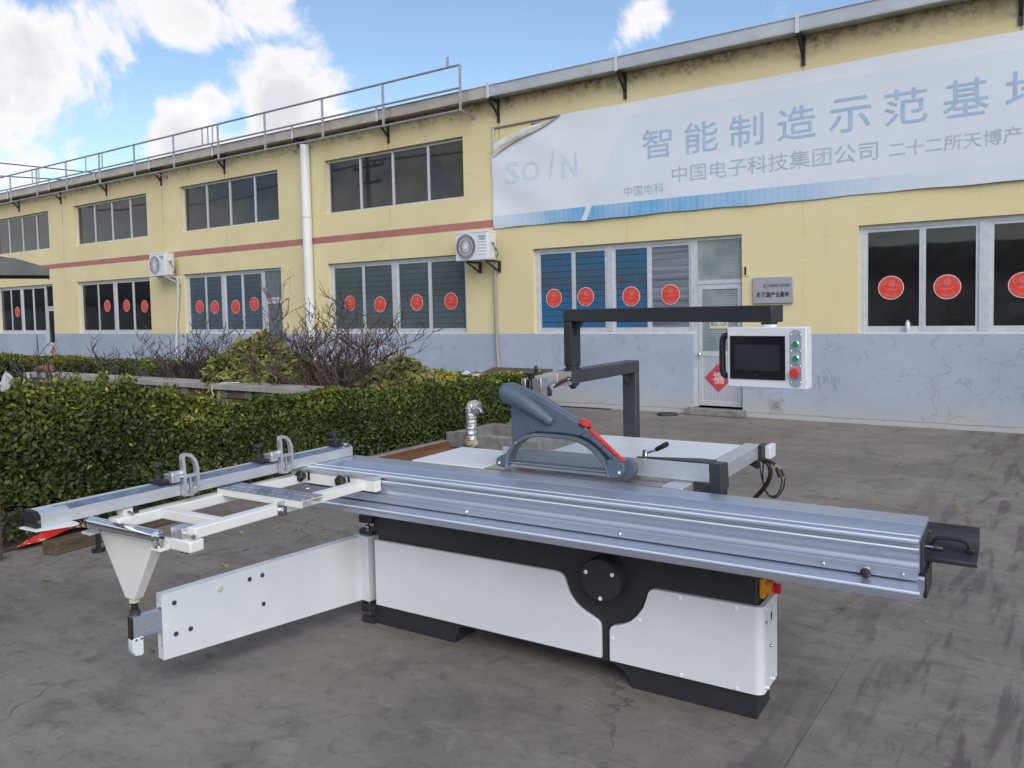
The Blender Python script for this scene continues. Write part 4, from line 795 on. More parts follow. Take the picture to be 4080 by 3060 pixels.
P('rail_end_plate', G().box(-.2715, -.262, 2.935, 3.19, .668, .805).box(-.262, -.250, 2.93, 3.10, .618, .700), black, bev=.003)
P('rail_carrier', G().box(-2.9, -.30, 3.00, 3.18, .648, .70), black)
# --- black push tray at the right end
g = G(); sec = [(2.990, .7265), (2.990, .738), (2.996, .743), (3.125, .745), (3.150, .752), (3.166, .770), (3.172, .800), (3.174, .817)]
sec2 = [(y+.004, z-.003) for y, z in sec[::-1]]
tr = P('push_tray', G().prism(sec+sec2, -.2705, -.110, 'x'), black, bev=.0015)
hp = [(-.246, 3.085, .747), (-.243, 3.085, .775), (-.232, 3.085, .788), (-.155, 3.085, .788), (-.136, 3.085, .770), (-.134, 3.085, .747)]
P('tray_handle', G().tube(smooth_pts(hp, 1), .007, 8), blkplast, tr); P('handle_foot', G().box(-.256, -.232, 3.072, 3.098, .746, .762), blkplast, tr, bev=.003); P('handle_foot', G().box(-.146, -.122, 3.072, 3.098, .746, .762), blkplast, tr, bev=.003)
P('lock_pin', G().cyl((-.272, 2.972, .782), (-.232, 2.970, .781), .0045, 10), chrome, tr); P('pin_grip', G().lathe((-.236, 2.970, .781), (1, 0, -.03), [(0, .0105), (.002, .012), (.026, .0095), (.028, .008)], 14), blkplast, tr)
P('tray_bolt', G().lathe((-.262, 3.10, .80), (0, -1, .3), [(0, .008), (.008, .008), (.010, .004)], 10), blkplast, tr)
# --- machine tables behind the carriage
P('saw_table', G().box(-2.250, -1.316, 3.262, 3.80, .775, .8185), iron, bev=.002)
P('outfeed_table', G().box(-2.712, -2.254, 3.262, 3.716, .782, .8195), white, bev=.003)
P('extension_table', G().box(-2.188, -1.314, 3.804, 4.455, .775, .8195), white, bev=.004)
gb = P('guide_beam', G().box(-1.3125, -1.219, 3.262, 4.520, .748, .8205), alux, bev=.002)
P('beam_end_plate', G().box(-1.2185, -1.198, 4.44, 4.535, .735, .826).prism([(-1.31, .7475), (-1.21, .7475), (-1.21, .700)], 4.40, 4.44, 'y'), black, gb); P('beam_screw', G().cyl((-1.27, 3.2618, .806), (-1.27, 3.258, .806), .006, 8).cyl((-1.24, 3.2618, .80), (-1.24, 3.258, .80), .006, 8), blkplast, gb)
P('limit_box', G().box(-1.197, -1.168, 4.50, 4.62, .742, .815), white, bev=.003)
rf = P('rip_fence', G().box(-2.219, -1.143, 3.387, 3.392, .830, .9095).box(-2.219, -1.146, 3.3925, 3.418, .832, .842).box(-2.219, -1.146, 3.3925, 3.418, .862, .868).box(-2.219, -1.146, 3.3925, 3.408, .900, .907), alux, smooth=False)
g = G().hexa([(-1.1425, 3.394, .782), (-1.094, 3.394, .782), (-1.094, 3.52, .79), (-1.1425, 3.52, .79)], [(-1.1425, 3.394, .914), (-1.094, 3.394, .914), (-1.094, 3.50, .905), (-1.1425, 3.50, .905)])
g.prism([(-1.50, 3.420), (-1.1435, 3.420), (-1.1435, 3.500), (-1.22, 3.500)], .870, .912, 'z').box(-1.215, -1.1435, 3.40, 3.52, .7, .818)
P('fence_carrier', g, dgrey, rf, bev=.002)
lv = P('fence_lever', G().lathe((-1.470, 3.455, .900), (0, 0, 1), [(0, .016), (.028, .0125), (.036, .012), (.038, .008)], 18).cyl((-1.464, 3.455, .925), (-1.412, 3.452, .945), .0065, 12), chrome, rf)
P('lever_grip', G().lathe((-1.416, 3.452, .943), (.052, -.003, .029), [(0, .0075), (.004, .0105), (.060, .0125), (.070, .010)], 14), blkplast, lv)
# --- cables hanging off the beam end
cb = lambda pts, r, m, nm: P(nm, G().tube(smooth_pts(pts, 3), r, 8), m)
CY = 4.5
cb([(-1.215, CY, .735), (-1.185, CY, .725), (-1.165, CY, .690), (-1.168, CY, .640), (-1.195, CY, .585), (-1.24, CY, .530), (-1.30, CY, .46), (-1.36, CY, .38)], .0125, blkplast, 'power_cable')
cb([(-1.205, CY-.01, .742), (-1.17, CY-.01, .736), (-1.138, CY-.01, .717)], .0095, blkplast, 'signal_cable'); cb([(-1.206, CY, .72), (-1.211, CY, .63), (-1.196, CY, .552), (-1.160, CY, .524), (-1.124, CY, .536), (-1.094, CY, .59), (-1.087, CY, .645)], .0042, blkplast, 'signal_cable'); cb([(-1.228, CY, .72), (-1.214, CY, .62), (-1.185, CY, .548), (-1.155, CY, .532), (-1.125, CY, .55), (-1.103, CY, .61), (-1.108, CY, .65)], .0038, blkplast, 'signal_cable')
P('cable_plug', G().cyl((-1.130, CY-.01, .700), (-1.113, CY-.01, .650), .010, 10), blkplast); P('cable_plug', G().cyl((-1.106, CY-.01, .695), (-1.091, CY-.01, .658), .008, 10), blkplast)
cb([(-1.138, CY-.01, .717), (-1.13, CY-.012, .708), (-1.128, CY-.01, .698)], .0025, teal, 'core_wire'); cb([(-1.138, CY-.01, .717), (-1.12, CY-.012, .706), (-1.107, CY-.01, .694)], .0025, orange, 'core_wire')
# --- overhead arm
col_ = P('column', G().box(-2.044, -1.957, 4.468, 4.528, 0, 1.281), dgrey, bev=.004)
P('column_foot', G().box(-2.09, -1.91, 4.456, 4.58, 0, .012), dgrey, col_)
ov = P('overhead_arm', G().box(-2.042, -1.951, 3.645, 4.466, 1.212, 1.2805), dgrey, bev=.004)
P('gusset', G().prism([(4.466, 1.211), (4.36, 1.211), (4.466, 1.125)], -2.005, -1.995, 'x'), dgrey, ov)
P('arm_sleeve', G().box(-2.040, -1.953, 3.498, 3.644, 1.209, 1.279), pinkfilm, ov, bev=.002)
P('arm_slide', G().box(-2.034, -1.959, 3.345, 3.497, 1.217, 1.273), cast, ov, bev=.002)
P('guard_bracket', G().box(-2.036, -2.012, 3.285, 3.344, 1.165, 1.268).box(-1.975, -1.925, 3.285, 3.344, 1.150, 1.272).box(-2.012, -1.975, 3.325, 3.344, 1.16, 1.262), steel, ov, bev=.002)
P('lift_screw', G().tube([(-1.993, 3.300, 1.165+.006*k) for k in range(18)], [.0085 if k % 2 else .0105 for k in range(18)], 12), dgrey, ov)
hw = P('handwheel', G().lathe((-1.990, 3.300, 1.268), (0, 0, 1), [(0, .012), (.010, .018), (.020, .020), (.022, .036), (.024, .040), (.030, .040), (.032, .034)], 28), blkplast); P('crank_grip', G().lathe((-1.958, 3.295, 1.298), (0, 0, 1), [(0, .006), (.004, .0075), (.030, .0085), (.036, .006)], 12), blkplast, hw)
P('clamp_lever', G().lathe((-1.953, 3.600, 1.244), (1, 0, 0), [(0, .012), (.018, .012), (.022, .008)], 14), blkplast, ov)
P('clamp_handle', G().tube([(-1.938, 3.600, 1.246), (-1.935, 3.535, 1.240)], [.007, .008], 10).tube([(-1.935, 3.430, 1.226), (-1.935, 3.375, 1.226)], [.007, .008], 10), chrome, ov); P('clamp_grip', G().tube([(-1.935, 3.555, 1.243), (-1.934, 3.43, 1.222)], [.0095, .0085], 10), blkplast, ov)
star_knob(-1.985, 3.46, 1.196, (0, 0, -1), ov, .017); P('knob_stem', G().cyl((-1.985, 3.46, 1.19), (-1.985, 3.46, 1.217), .005, 8), steel, ov)
P('arm_pivot_nut', G().lathe((-1.995, 3.74, 1.212), (0, 0, -1), [(0, .034), (.010, .034), (.014, .026), (.030, .016), (.034, .010)], 18), blkplast, ov)
# --- blade guard
GY0, GY1 = 3.266, 3.330
body = [(-2.087, .951), (-2.089, 1.05), (-2.090, 1.135), (-2.135, 1.150), (-2.158, 1.175), (-2.163, 1.203), (-2.152, 1.228), (-2.125, 1.245), (-2.092, 1.247), (-2.050, 1.229), (-1.916, 1.176), (-1.815, 1.128), (-1.721, 1.081), (-1.672, 1.054), (-1.690, 1.030), (-1.709, 1.012), (-1.80, 1.017), (-1.950, 1.017), (-2.02, .990)]
gd = P('blade_guard', G().prism(body, GY0, GY1, 'y'), guardm, bev=.010)
hb = [(-2.122, 3.264, 1.204), (-2.085, 3.261, 1.196), (-2.04, 3.258, 1.177), (-1.98, 3.257, 1.147), (-1.92, 3.257, 1.110), (-1.872, 3.259, 1.080), (-1.852, 3.263, 1.068)]
P('dust_tube', G().tube([hb[0]] + smooth_pts(hb, 1)[1:], [.030] + [.041, .041, .040, .039, .038, .036, .033, .031, .028, .025, .023, .020, .010][:len(smooth_pts(hb, 1))-1], 18), guardm, gd)
P('guard_spine', G().tube([(-2.06, 3.284, 1.230), (-1.99, 3.284, 1.205), (-1.916, 3.284, 1.174), (-1.80, 3.286, 1.118), (-1.70, 3.288, 1.068)], [.012, .017, .018, .016, .012], 10), guardm, gd)
g = G()
for k in range(7):
    r0 = .030+.020*k; pts = []
    for q in range(9):
        t = q/8; x = -2.085+(.125-.010*k)*t**1.0*(1-.02*k); z0 = 1.118-.022*k; z = z0-(.110-.004*k)*t**1.7
        if z > .955+max(0, (x+2.087))*.45: pts.append((x, z))
    if len(pts) > 2: g.strip(pts, .0035, GY0-.0025, GY0+.002, 'y')
P('guard_rib', g, guardm, gd)
fan = [(-2.094, 1.122), (-2.05, 1.10), (-2.01, 1.072), (-1.975, 1.035), (-1.955, 1.015)]; P('guard_fan_edge', G().strip(fan, .006, GY0-.005, GY0+.002, 'y'), guardm, gd)
archp = smooth_pts([(-2.112, .842), (-2.112, .875), (-2.098, .915), (-2.068, .955), (-2.01, .990), (-1.95, 1.004), (-1.84, 1.004), (-1.737, 1.000), (-1.67, .974), (-1.615, .930), (-1.578, .885), (-1.566, .840)], 2)
P('guard_frame', G().strip(archp, .020, GY0-.004, GY0+.012, 'y'), guardm, gd); P('guard_frame', G().strip(archp, .020, GY1-.012, GY1, 'y'), guardm, gd); P('guard_trim', G().strip(archp, .004, GY0-.0065, GY0-.004, 'y'), steel, gd)
win = [(p[0], p[1]) for p in archp]
P('guard_window', G().prism(win, GY0+.002, GY0+.005, 'y'), acryl, gd, smooth=False); P('guard_window', G().prism(win, GY1-.006, GY1-.003, 'y'), acryl, gd, smooth=False)
P('window_bar', G().box(-2.10, -1.575, GY0-.002, GY0+.006, .840, .8435).box(-2.10, -1.575, GY0-.002, GY0+.004, .858, .861), steel, gd); P('lower_skirt', G().box(-2.10, -1.574, GY1-.014, GY1-.004, .838, .862), guardm, gd)
lf = [(-2.112, .905), (-2.150, .888), (-2.170, .876), (-2.179, .860), (-2.174, .842), (-2.158, .834), (-2.120, .838), (-2.108, .848)]
P('guard_foot', G().prism(lf, GY0-.006, GY1, 'y'), guardm, gd, bev=.004)
rfo = [(-1.575, .915), (-1.545, .916), (-1.515, .906), (-1.494, .905), (-1.487, .870), (-1.500, .845), (-1.530, .832), (-1.566, .834), (-1.570, .86)]
P('guard_foot', G().prism(rfo, GY0-.006, GY1, 'y'), guardm, gd, bev=.004)
P('guide_wheel', G().cyl((-1.494, GY0+.02, .872), (-1.494, GY1+.0, .872), .043, 32), guardm, gd); P('guide_wheel', G().cyl((-2.150, GY0+.02, .858), (-2.150, GY1, .858), .030, 26), guardm, gd)
for x, z in ((-2.156, .854), (-1.512, .863)): P('guard_bolt', G().cyl((x, GY0-.009, z), (x, GY0-.005, z), .0065, 12), dotwhite, gd)
for x, z in ((-2.114, .842), (-2.062, .958), (-1.95, 1.004), (-1.737, 1.0), (-1.623, .937), (-1.566, .842)): P('guard_screw', G().cyl((x, GY0-.009, z), (x, GY0-.003, z), .005, 10), steel, gd)
armp = [(-1.695, 1.032), (-1.655, 1.015), (-1.60, .972), (-1.55, .930), (-1.500, .900)]
P('guard_handle', G().strip(armp, [.044, .032, .024, .022, .030], GY0, GY0+.034, 'y'), guardm, gd, bev=.004)
P('red_strip', G().strip([(-1.664, 1.047), (-1.640, 1.028), (-1.585, .984), (-1.535, .944), (-1.494, .914)], [.006, .008, .007, .006, .005], GY0-.002, GY0+.024, 'y'), redp, gd)
P('red_button', G().lathe((-1.700, 3.293, 1.066), (.42, 0, .9), [(0, .030), (.008, .030), (.016, .027), (.018, .020)], 24), redp, gd)
P('button_ring', G().lathe((-1.703, 3.293, 1.058), (.42, 0, .9), [(0, .032), (.010, .032)], 24), blkplast, gd)
# --- control panel on its swivel arm
pb = Vector((-1.997, 3.74, 0)); pe = Vector((-.80, 3.105, 0)); bd = (pe-pb).normalized(); bs_ = Vector((-bd.y, bd.x, 0))
S2 = .0325
def bq(u, s, z): q = pb+bd*u+bs_*s; return (q.x, q.y, z)
def bbox(g, u0, u1, s0, s1, z0, z1): return g.hexa([bq(u0, s0, z0), bq(u1, s0, z0), bq(u1, s1, z0), bq(u0, s1, z0)], [bq(u0, s0, z1), bq(u1, s0, z1), bq(u1, s1, z1), bq(u0, s1, z1)])
ca = P('control_arm', bbox(bbox(G(), -S2, S2, -S2, S2, 1.300, 1.535), -S2, 1.385, -S2, S2, 1.5352, 1.600), black, bev=.004)
P('swivel_collar', G().cyl((pb.x, pb.y, 1.281), (pb.x, pb.y, 1.3005), .036, 20).cyl((pb.x, pb.y, 1.281), (pb.x, pb.y, 1.287), .045, 20), black, ca)
g = G(); tri = [(S2, 1.535), (S2+.075, 1.535), (S2, 1.462)]
g.add([bq(u, -.006, z) for u, z in tri] + [bq(u, .006, z) for u, z in tri], [(0, 1, 2), (5, 4, 3), (0, 3, 4, 1), (1, 4, 5, 2), (2, 5, 3, 0)]); P('gusset', g, black, ca)
tip = pb+bd*1.345
ca2 = P('swivel_collar', G().cyl((tip.x, tip.y, 1.527), (tip.x, tip.y, 1.5355), .030, 20), black, ca); P('swivel_collar', G().cyl((tip.x, tip.y, 1.517), (tip.x, tip.y, 1.5272), .0285, 20), dotwhite, ca)
# box: own axes
ang = R(-5.5); ux = Vector((math.cos(ang), math.sin(ang), 0)); un = Vector((ux.y, -ux.x, 0))    # un points to the viewer
c0 = Vector((-.806, 3.047, 0)); PW = .302; tilt = 0.0
def cq(u, n, z): q = c0+ux*u+un*n; return (q.x, q.y, z)
def cbx(g, u0, u1, n0, n1, z0, z1): return g.hexa([cq(u0, n0, z0), cq(u1, n0, z0), cq(u1, n1, z0), cq(u0, n1, z0)], [cq(u0, n0, z1), cq(u1, n0, z1), cq(u1, n1, z1), cq(u0, n1, z1)])
ZB, ZT_ = 1.288, 1.518
cpn = P('control_panel', cbx(G(), -PW/2, PW/2, -.062, 0, ZB, ZT_), white, bev=.004)
U = lambda px: -PW/2 + (px-187)/(2030-187)*PW
Zp = lambda py: ZT_ - (py-245)/(1610-245)*(ZT_-ZB)
P('screen_bezel', cbx(G(), U(262), U(1560), 0, .004, Zp(1420), Zp(442)), screen, cpn, bev=.001); P('display', cbx(G(), U(365), U(1440), .004, .0046, Zp(1220), Zp(640)), screenb, cpn, smooth=False)
P('screen_mark', cbx(G(), U(845), U(930), .004, .0047, Zp(1326), Zp(1312)), dgrey, cpn, smooth=False)
rr = (U(1930)-U(1668))/2; uc = U(1795); pl = [(uc+rr*math.cos(R(a)), Zp(425)+rr*math.sin(R(a))) for a in range(0, 181, 15)] + [(uc+rr*math.cos(R(a)), Zp(1440)+rr*math.sin(R(a))) for a in range(180, 361, 15)]
n = len(pl); g = G(); g.add([cq(u, 0, z) for u, z in pl] + [cq(u, .002, z) for u, z in pl], [tuple(range(n)), tuple(range(2*n-1, n-1, -1))] + [(i, i+n, (i+1) % n+n, (i+1) % n) for i in range(n)])
bp_ = P('button_plate', g, pm('button_plate_aluminium', (.42, .46, .54), .4, .5, var=.05, vs=30), cpn, smooth=False)
for py in (620, 930):
    P('button_ring', G().lathe(cq(uc, .002, Zp(py)), un, [(0, .0125), (.005, .0125), (.006, .0112)], 24), chrome, cpn); P('green_button', G().cyl(cq(uc, .006, Zp(py)), cq(uc, .0095, Zp(py)), .0106, 24), greenp, cpn)
P('stop_button', G().lathe(cq(uc, .002, Zp(1235)), un, [(0, .010), (.010, .010), (.011, .0165), (.020, .0165), (.024, .014)], 28), redp, cpn)
for py in (415, 770, 1100, 1455):
    for s in (-1, 1): P('plate_screw', G().lathe(cq(uc+s*.0165, .002, Zp(py)), un, [(0, .0032), (.002, .003), (.003, .0015)], 10), chrome, cpn)
for tx, py, w in (('UP', 762, .010), ('DOWN', 1068, .018), ('STOP', 1372, .015)):
    g = G().text(tx, uc-w/2, uc+w/2, Zp(py+14), Zp(py-14), 0, bold=.02); g.v = [cq(v[0], .0026, v[2]) for v in g.v]; P('button_lettering', g, ink, cpn, smooth=False)
hz = [(U(187)+.002, Zp(440)), (U(187)-.024, Zp(450)), (U(187)-.033, Zp(530)), (U(187)-.033, Zp(1290)), (U(187)-.024, Zp(1375)), (U(187)+.002, Zp(1385))]
P('panel_handle', G().tube([cq(p[0], -.030, p[1]) for p in smooth_pts(hz, 2)], .0125, 12), blkplast, cpn)
P('handle_trim', G().tube([cq(p[0]-.002, -.036, p[1]+.0075) for p in smooth_pts(hz[:3], 2)], .0055, 8).tube([cq(p[0]-.002, -.036, p[1]-.0075) for p in smooth_pts(hz[3:], 2)], .0055, 8), redp, cpn)
P('side_rivet', G().cyl(cq(PW/2, -.03, 1.40), cq(PW/2+.001, -.03, 1.40), .003, 8), steel, cpn)
# ================================================================ planting
def leaf_mat(name, dark, lite, yellow, rough=.58):
    m, nt, b = newmat(name); a = nt.nodes.new('ShaderNodeAttribute'); a.attribute_name = 'tint'
    t = a.outputs['Fac']
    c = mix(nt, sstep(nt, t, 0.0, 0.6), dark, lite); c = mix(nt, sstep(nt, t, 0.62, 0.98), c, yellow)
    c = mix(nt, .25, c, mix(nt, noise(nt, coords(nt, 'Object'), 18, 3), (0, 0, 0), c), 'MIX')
    sock(nt, b.inputs['Base Color'], c); b.inputs['Roughness'].default_value = rough; b.inputs['Specular IOR Level'].default_value = .45
    tr = nt.nodes.new('ShaderNodeBsdfTranslucent'); sock(nt, tr.inputs[0], mix(nt, .3, c, (.25, .35, .03)))
    ms = nt.nodes.new('ShaderNodeMixShader'); ms.inputs[0].default_value = .20
    nt.links.new(b.outputs[0], ms.inputs[1]); nt.links.new(tr.outputs[0], ms.inputs[2]); nt.links.new(ms.outputs[0], nt.nodes['Material Output'].inputs[0]); return m
def leaves_mesh(name, Pn, Nn, size, tint, mat, elong=1.9, org=(0, 0, 0), cup=.22):
    n = len(Pn); Nn = Nn/np.linalg.norm(Nn, axis=1, keepdims=True)
    rnd = rng.normal(size=(n, 3)); T = rnd - (rnd*Nn).sum(1, keepdims=True)*Nn; T /= np.linalg.norm(T, axis=1, keepdims=True); B = np.cross(Nn, T)
    s = size[:, None]; L = s*elong*.5; Wd = s*.5
    base = Pn - T*L; tip = Pn + T*L - Nn*s*.12; lf = Pn + B*Wd + Nn*s*cup - T*L*.1; rt = Pn - B*Wd + Nn*s*cup - T*L*.1
    V = np.stack([base, lf, tip, rt], 1).reshape(-1, 3) - np.array(org)
    me = bpy.data.meshes.new(name); me.vertices.add(4*n); me.vertices.foreach_set('co', V.astype(np.float32).ravel())
    idx = (np.arange(n)*4)[:, None] + np.array([[0, 2, 1, 0, 3, 2]]); me.loops.add(6*n); me.loops.foreach_set('vertex_index', idx.astype(np.int32).ravel())
    me.polygons.add(2*n); me.polygons.foreach_set('loop_start', np.arange(0, 6*n, 3, dtype=np.int32)); me.polygons.foreach_set('loop_total', np.full(2*n, 3, np.int32))
    me.update(calc_edges=True); at = me.attributes.new('tint', 'FLOAT', 'POINT'); at.data.foreach_set('value', np.repeat(tint, 4).astype(np.float32))
    me.materials.append(mat); return me
def add_leaves(name, me, parent, org=None):
    fr, po = ABS[parent.name]; o = bpy.data.objects.new(name, me); COL.objects.link(o); o.parent = parent; ABS[o.name] = (fr, po); return o
def vnoise(x, y, z, f):    # cheap smooth lumpiness
    return (np.sin(x*f*1.7+1.3*np.sin(y*f*1.1+.7))+np.sin(y*f*2.1+1.7*np.sin(z*f*1.3))+np.sin(z*f*1.9+x*f*.8))/3
hleaf = leaf_mat('box_hedge_leaf', (.020, .036, .009), (.105, .140, .020), (.40, .37, .05))
gleaf = leaf_mat('golden_bush_leaf', (.080, .095, .024), (.270, .265, .080), (.44, .38, .13), .5)
hcore = pm('hedge_shade_core', (.012, .013, .008), .95, var=.3, vs=10); twig = pm('twig_bark', (.082, .056, .044), .85, var=.3, vs=40); twig2 = pm('dark_twig_bark', (.062, .046, .042), .85, var=.3, vs=40); stemm = pm('hedge_stem', (.085, .062, .042), .9, var=.3, vs=30)
def hedge(label, x0, x1, y0, y1, top, front, n, size, spikes=None, golden=None, fam=None):
    root = thing('hedge', label, 'hedge', 'F', ((x0+x1)/2, (y0+y1)/2, 0), fam); org = np.array(ABS[root.name][1])
    u = rng.random(n); X = x0+(x1-x0)*rng.random(n); Y = y0+(y1-y0)*rng.random(n); H = top(X, Y)
    Z = .06+(H-.06)*rng.random(n)**.75; N = rng.normal(size=(n, 3))*.75; d = np.abs(rng.normal(0, .055, n))
    q = u < .52; q2 = (u >= .52) & (u < .86)
    # front face, top face, remaining interior
    if front == 'x': X[q] = x1-d[q]+.035*vnoise(X[q], Y[q]*3, Z[q]*3, 3.1)+.02; N[q, 0] += .9
    else: Y[q] = y0+d[q]+.035*vnoise(X[q]*3, Y[q], Z[q]*3, 3.1)-.02; N[q, 1] -= .9
    N[q, 2] += .55; Z[q2] = H[q2]-d[q2]*1.1+.03*vnoise(X[q2], Y[q2], Z[q2], 6.0); N[q2, 2] += 1.2
    sk = q & (Z < .30) & (rng.random(n) < .62)
    keep = ~sk; X, Y, Z, N, H = X[keep], Y[keep], Z[keep], N[keep], H[keep]; m = len(X)
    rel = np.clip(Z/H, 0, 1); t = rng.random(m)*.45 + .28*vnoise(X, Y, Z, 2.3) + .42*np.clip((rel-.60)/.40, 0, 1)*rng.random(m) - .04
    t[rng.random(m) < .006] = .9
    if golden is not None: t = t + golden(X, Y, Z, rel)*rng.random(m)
    s = size*(.65+.75*rng.random(m)); Pn = np.stack([X, Y, Z], 1)
    if spikes:
        ex, en = [], []; st = []
        for (yy, cnt, h) in spikes:
            for _ in range(cnt):
                sx, sy = x1-.04-.25*rng.random(), yy+rng.normal(0, .22); hz = float(top(np.array([sx]), np.array([sy]))[0]); hh = h*(.4+.8*rng.random()); lx, ly = rng.normal(0, .12, 2)
                for k in range(22):
                    f = rng.random(); a = rng.random()*6.28; ex.append((sx+lx*f*hh*2+.016*math.cos(a), sy+ly*f*hh*2+.016*math.sin(a), hz-.05+f*hh)); en.append((math.cos(a), math.sin(a), .7)); st.append(.35+.35*f+.15*rng.random())
        Pn = np.vstack([Pn, np.array(ex)]); N = np.vstack([N, np.array(en)]); s = np.concatenate([s, size*(.7+.5*rng.random(len(ex)))]); t = np.concatenate([t, st])
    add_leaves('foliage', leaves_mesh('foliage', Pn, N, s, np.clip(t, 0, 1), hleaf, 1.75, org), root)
    # solid dark mass with the hedge's inner shade in its colour, and stems
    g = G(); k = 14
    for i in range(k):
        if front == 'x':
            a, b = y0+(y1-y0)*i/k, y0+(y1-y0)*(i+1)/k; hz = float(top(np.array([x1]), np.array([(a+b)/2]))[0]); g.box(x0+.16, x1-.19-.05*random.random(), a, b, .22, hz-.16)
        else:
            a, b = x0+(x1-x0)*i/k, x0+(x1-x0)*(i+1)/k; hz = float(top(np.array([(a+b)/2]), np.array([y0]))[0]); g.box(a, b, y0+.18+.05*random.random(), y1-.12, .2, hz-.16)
    part('inner_shade', g, hcore, root, smooth=False)
    g = G()
    for i in range(int(26*max(1, (y1-y0 if front == 'x' else x1-x0)/4))):
        if front == 'x': bx, byy = x1-.12-.25*random.random(), random.uniform(y0, y1)
        else: bx, byy = random.uniform(x0, x1), y0+.15+.2*random.random()
        p = [Vector((bx, byy, 0))]
        for q in range(4): p.append(p[-1]+Vector((random.uniform(-.06, .09), random.uniform(-.09, .09), random.uniform(.06, .13))))
        g.tube(p, [.012, .010, .008, .006, .004], 5, False)
    part('stems', g, stemm, root); return root
ys = [1.0, 2.5, 2.9, 3.2, 3.5, 3.9, 4.4, 5.0, 5.6, 6.2, 7.1, 8.1, 9.1]; hs = [1.06, 1.07, 1.09, 1.10, 1.06, .93, .82, .82, .84, .775, .735, .69, .68]
topA = lambda X, Y: np.interp(Y, ys, hs) - .17*np.clip((-6.25-X)/.6, 0, 1) + .025*vnoise(X, Y, X, 4.0)
gA = lambda X, Y, Z, rel: .55*np.exp(-((Y-4.0)/.55)**2)*np.clip((rel-.70)/.2, 0, 1) + .40*np.exp(-((Y-6.0)/1.0)**2)*np.clip((rel-.8)/.15, 0, 1) + .35*np.exp(-((Y-2.7)/.5)**2)*np.clip((rel-.7)/.2, 0, 1)*.6
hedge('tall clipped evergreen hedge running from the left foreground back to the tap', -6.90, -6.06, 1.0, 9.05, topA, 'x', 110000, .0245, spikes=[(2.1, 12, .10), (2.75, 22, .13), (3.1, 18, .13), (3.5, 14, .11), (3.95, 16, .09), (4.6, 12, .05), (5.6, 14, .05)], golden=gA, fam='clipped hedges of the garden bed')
topB = lambda X, Y: .73 + .035*vnoise(X, Y, X*.5, 1.1) + .02*vnoise(X, Y, X, 5.0)
gB = lambda X, Y, Z, rel: np.clip((rel-.72)/.2, 0, 1)*(.50*np.exp(-((X+18.7)/1.3)**2) + .75*np.exp(-((X+6.9)/.9)**2) + .25)
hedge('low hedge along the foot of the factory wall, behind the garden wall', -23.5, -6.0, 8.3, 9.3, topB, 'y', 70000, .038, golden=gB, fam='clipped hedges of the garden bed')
def bush(label, cx, cy, rx, ry, z0, h, n, size, top=None):
    root = thing('bush', label, 'bush', 'F', (cx, cy, 0)); org = np.array(ABS[root.name][1])
    th = rng.random(n)*6.283; ph = np.arccos(1-rng.random(n)*.98); r = (1-np.abs(rng.normal(0, .12, n)))
    lump = 1+.13*np.sin(3*th+1)+.09*np.sin(5*th+ph*4)+.07*np.sin(9*th-ph*7)
    dx, dy, dz = np.sin(ph)*np.cos(th), np.sin(ph)*np.sin(th), np.cos(ph)
    pk = np.clip(dz, 0, 1)**2.0
    X = cx+rx*dx*r*lump*(1-.30*pk); Y = cy+ry*dy*r*lump; Z = z0+h*np.clip(dz, 0, 1)**.85*r*lump
    N = np.stack([dx, dy-.3, dz+.5], 1)+rng.normal(size=(n, 3))*.95
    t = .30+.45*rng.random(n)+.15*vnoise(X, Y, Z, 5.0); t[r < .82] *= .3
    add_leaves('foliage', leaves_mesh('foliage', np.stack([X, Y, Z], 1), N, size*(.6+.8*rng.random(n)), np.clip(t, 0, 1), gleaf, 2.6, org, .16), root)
    g = G()
    for i in range(14):
        a = random.random()*6.28; e = Vector((cx+rx*.75*math.cos(a), cy+ry*.75*math.sin(a), z0+h*random.uniform(.2, .8))); g.tube([(cx, cy, 0), Vector((cx, cy, z0)).lerp(e, .35)+Vector((0, 0, .06)), e], [.018, .012, .005], 5, False)
    part('stems', g, twig, root); part('inner_shade', G().lathe((cx, cy, z0), (0, 0, 1), [(0, min(rx, ry)*.72), (h*.4, min(rx, ry)*.62), (h*.7, min(rx, ry)*.25)], 10), hcore, root); return root  # dark solid core: the shade inside the bush put into its colour
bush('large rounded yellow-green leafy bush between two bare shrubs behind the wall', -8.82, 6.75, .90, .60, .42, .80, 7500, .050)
bush('small low yellow-green bush at the right end of the garden wall', -7.02, 7.5, .62, .5, .38, .58, 2300, .058)
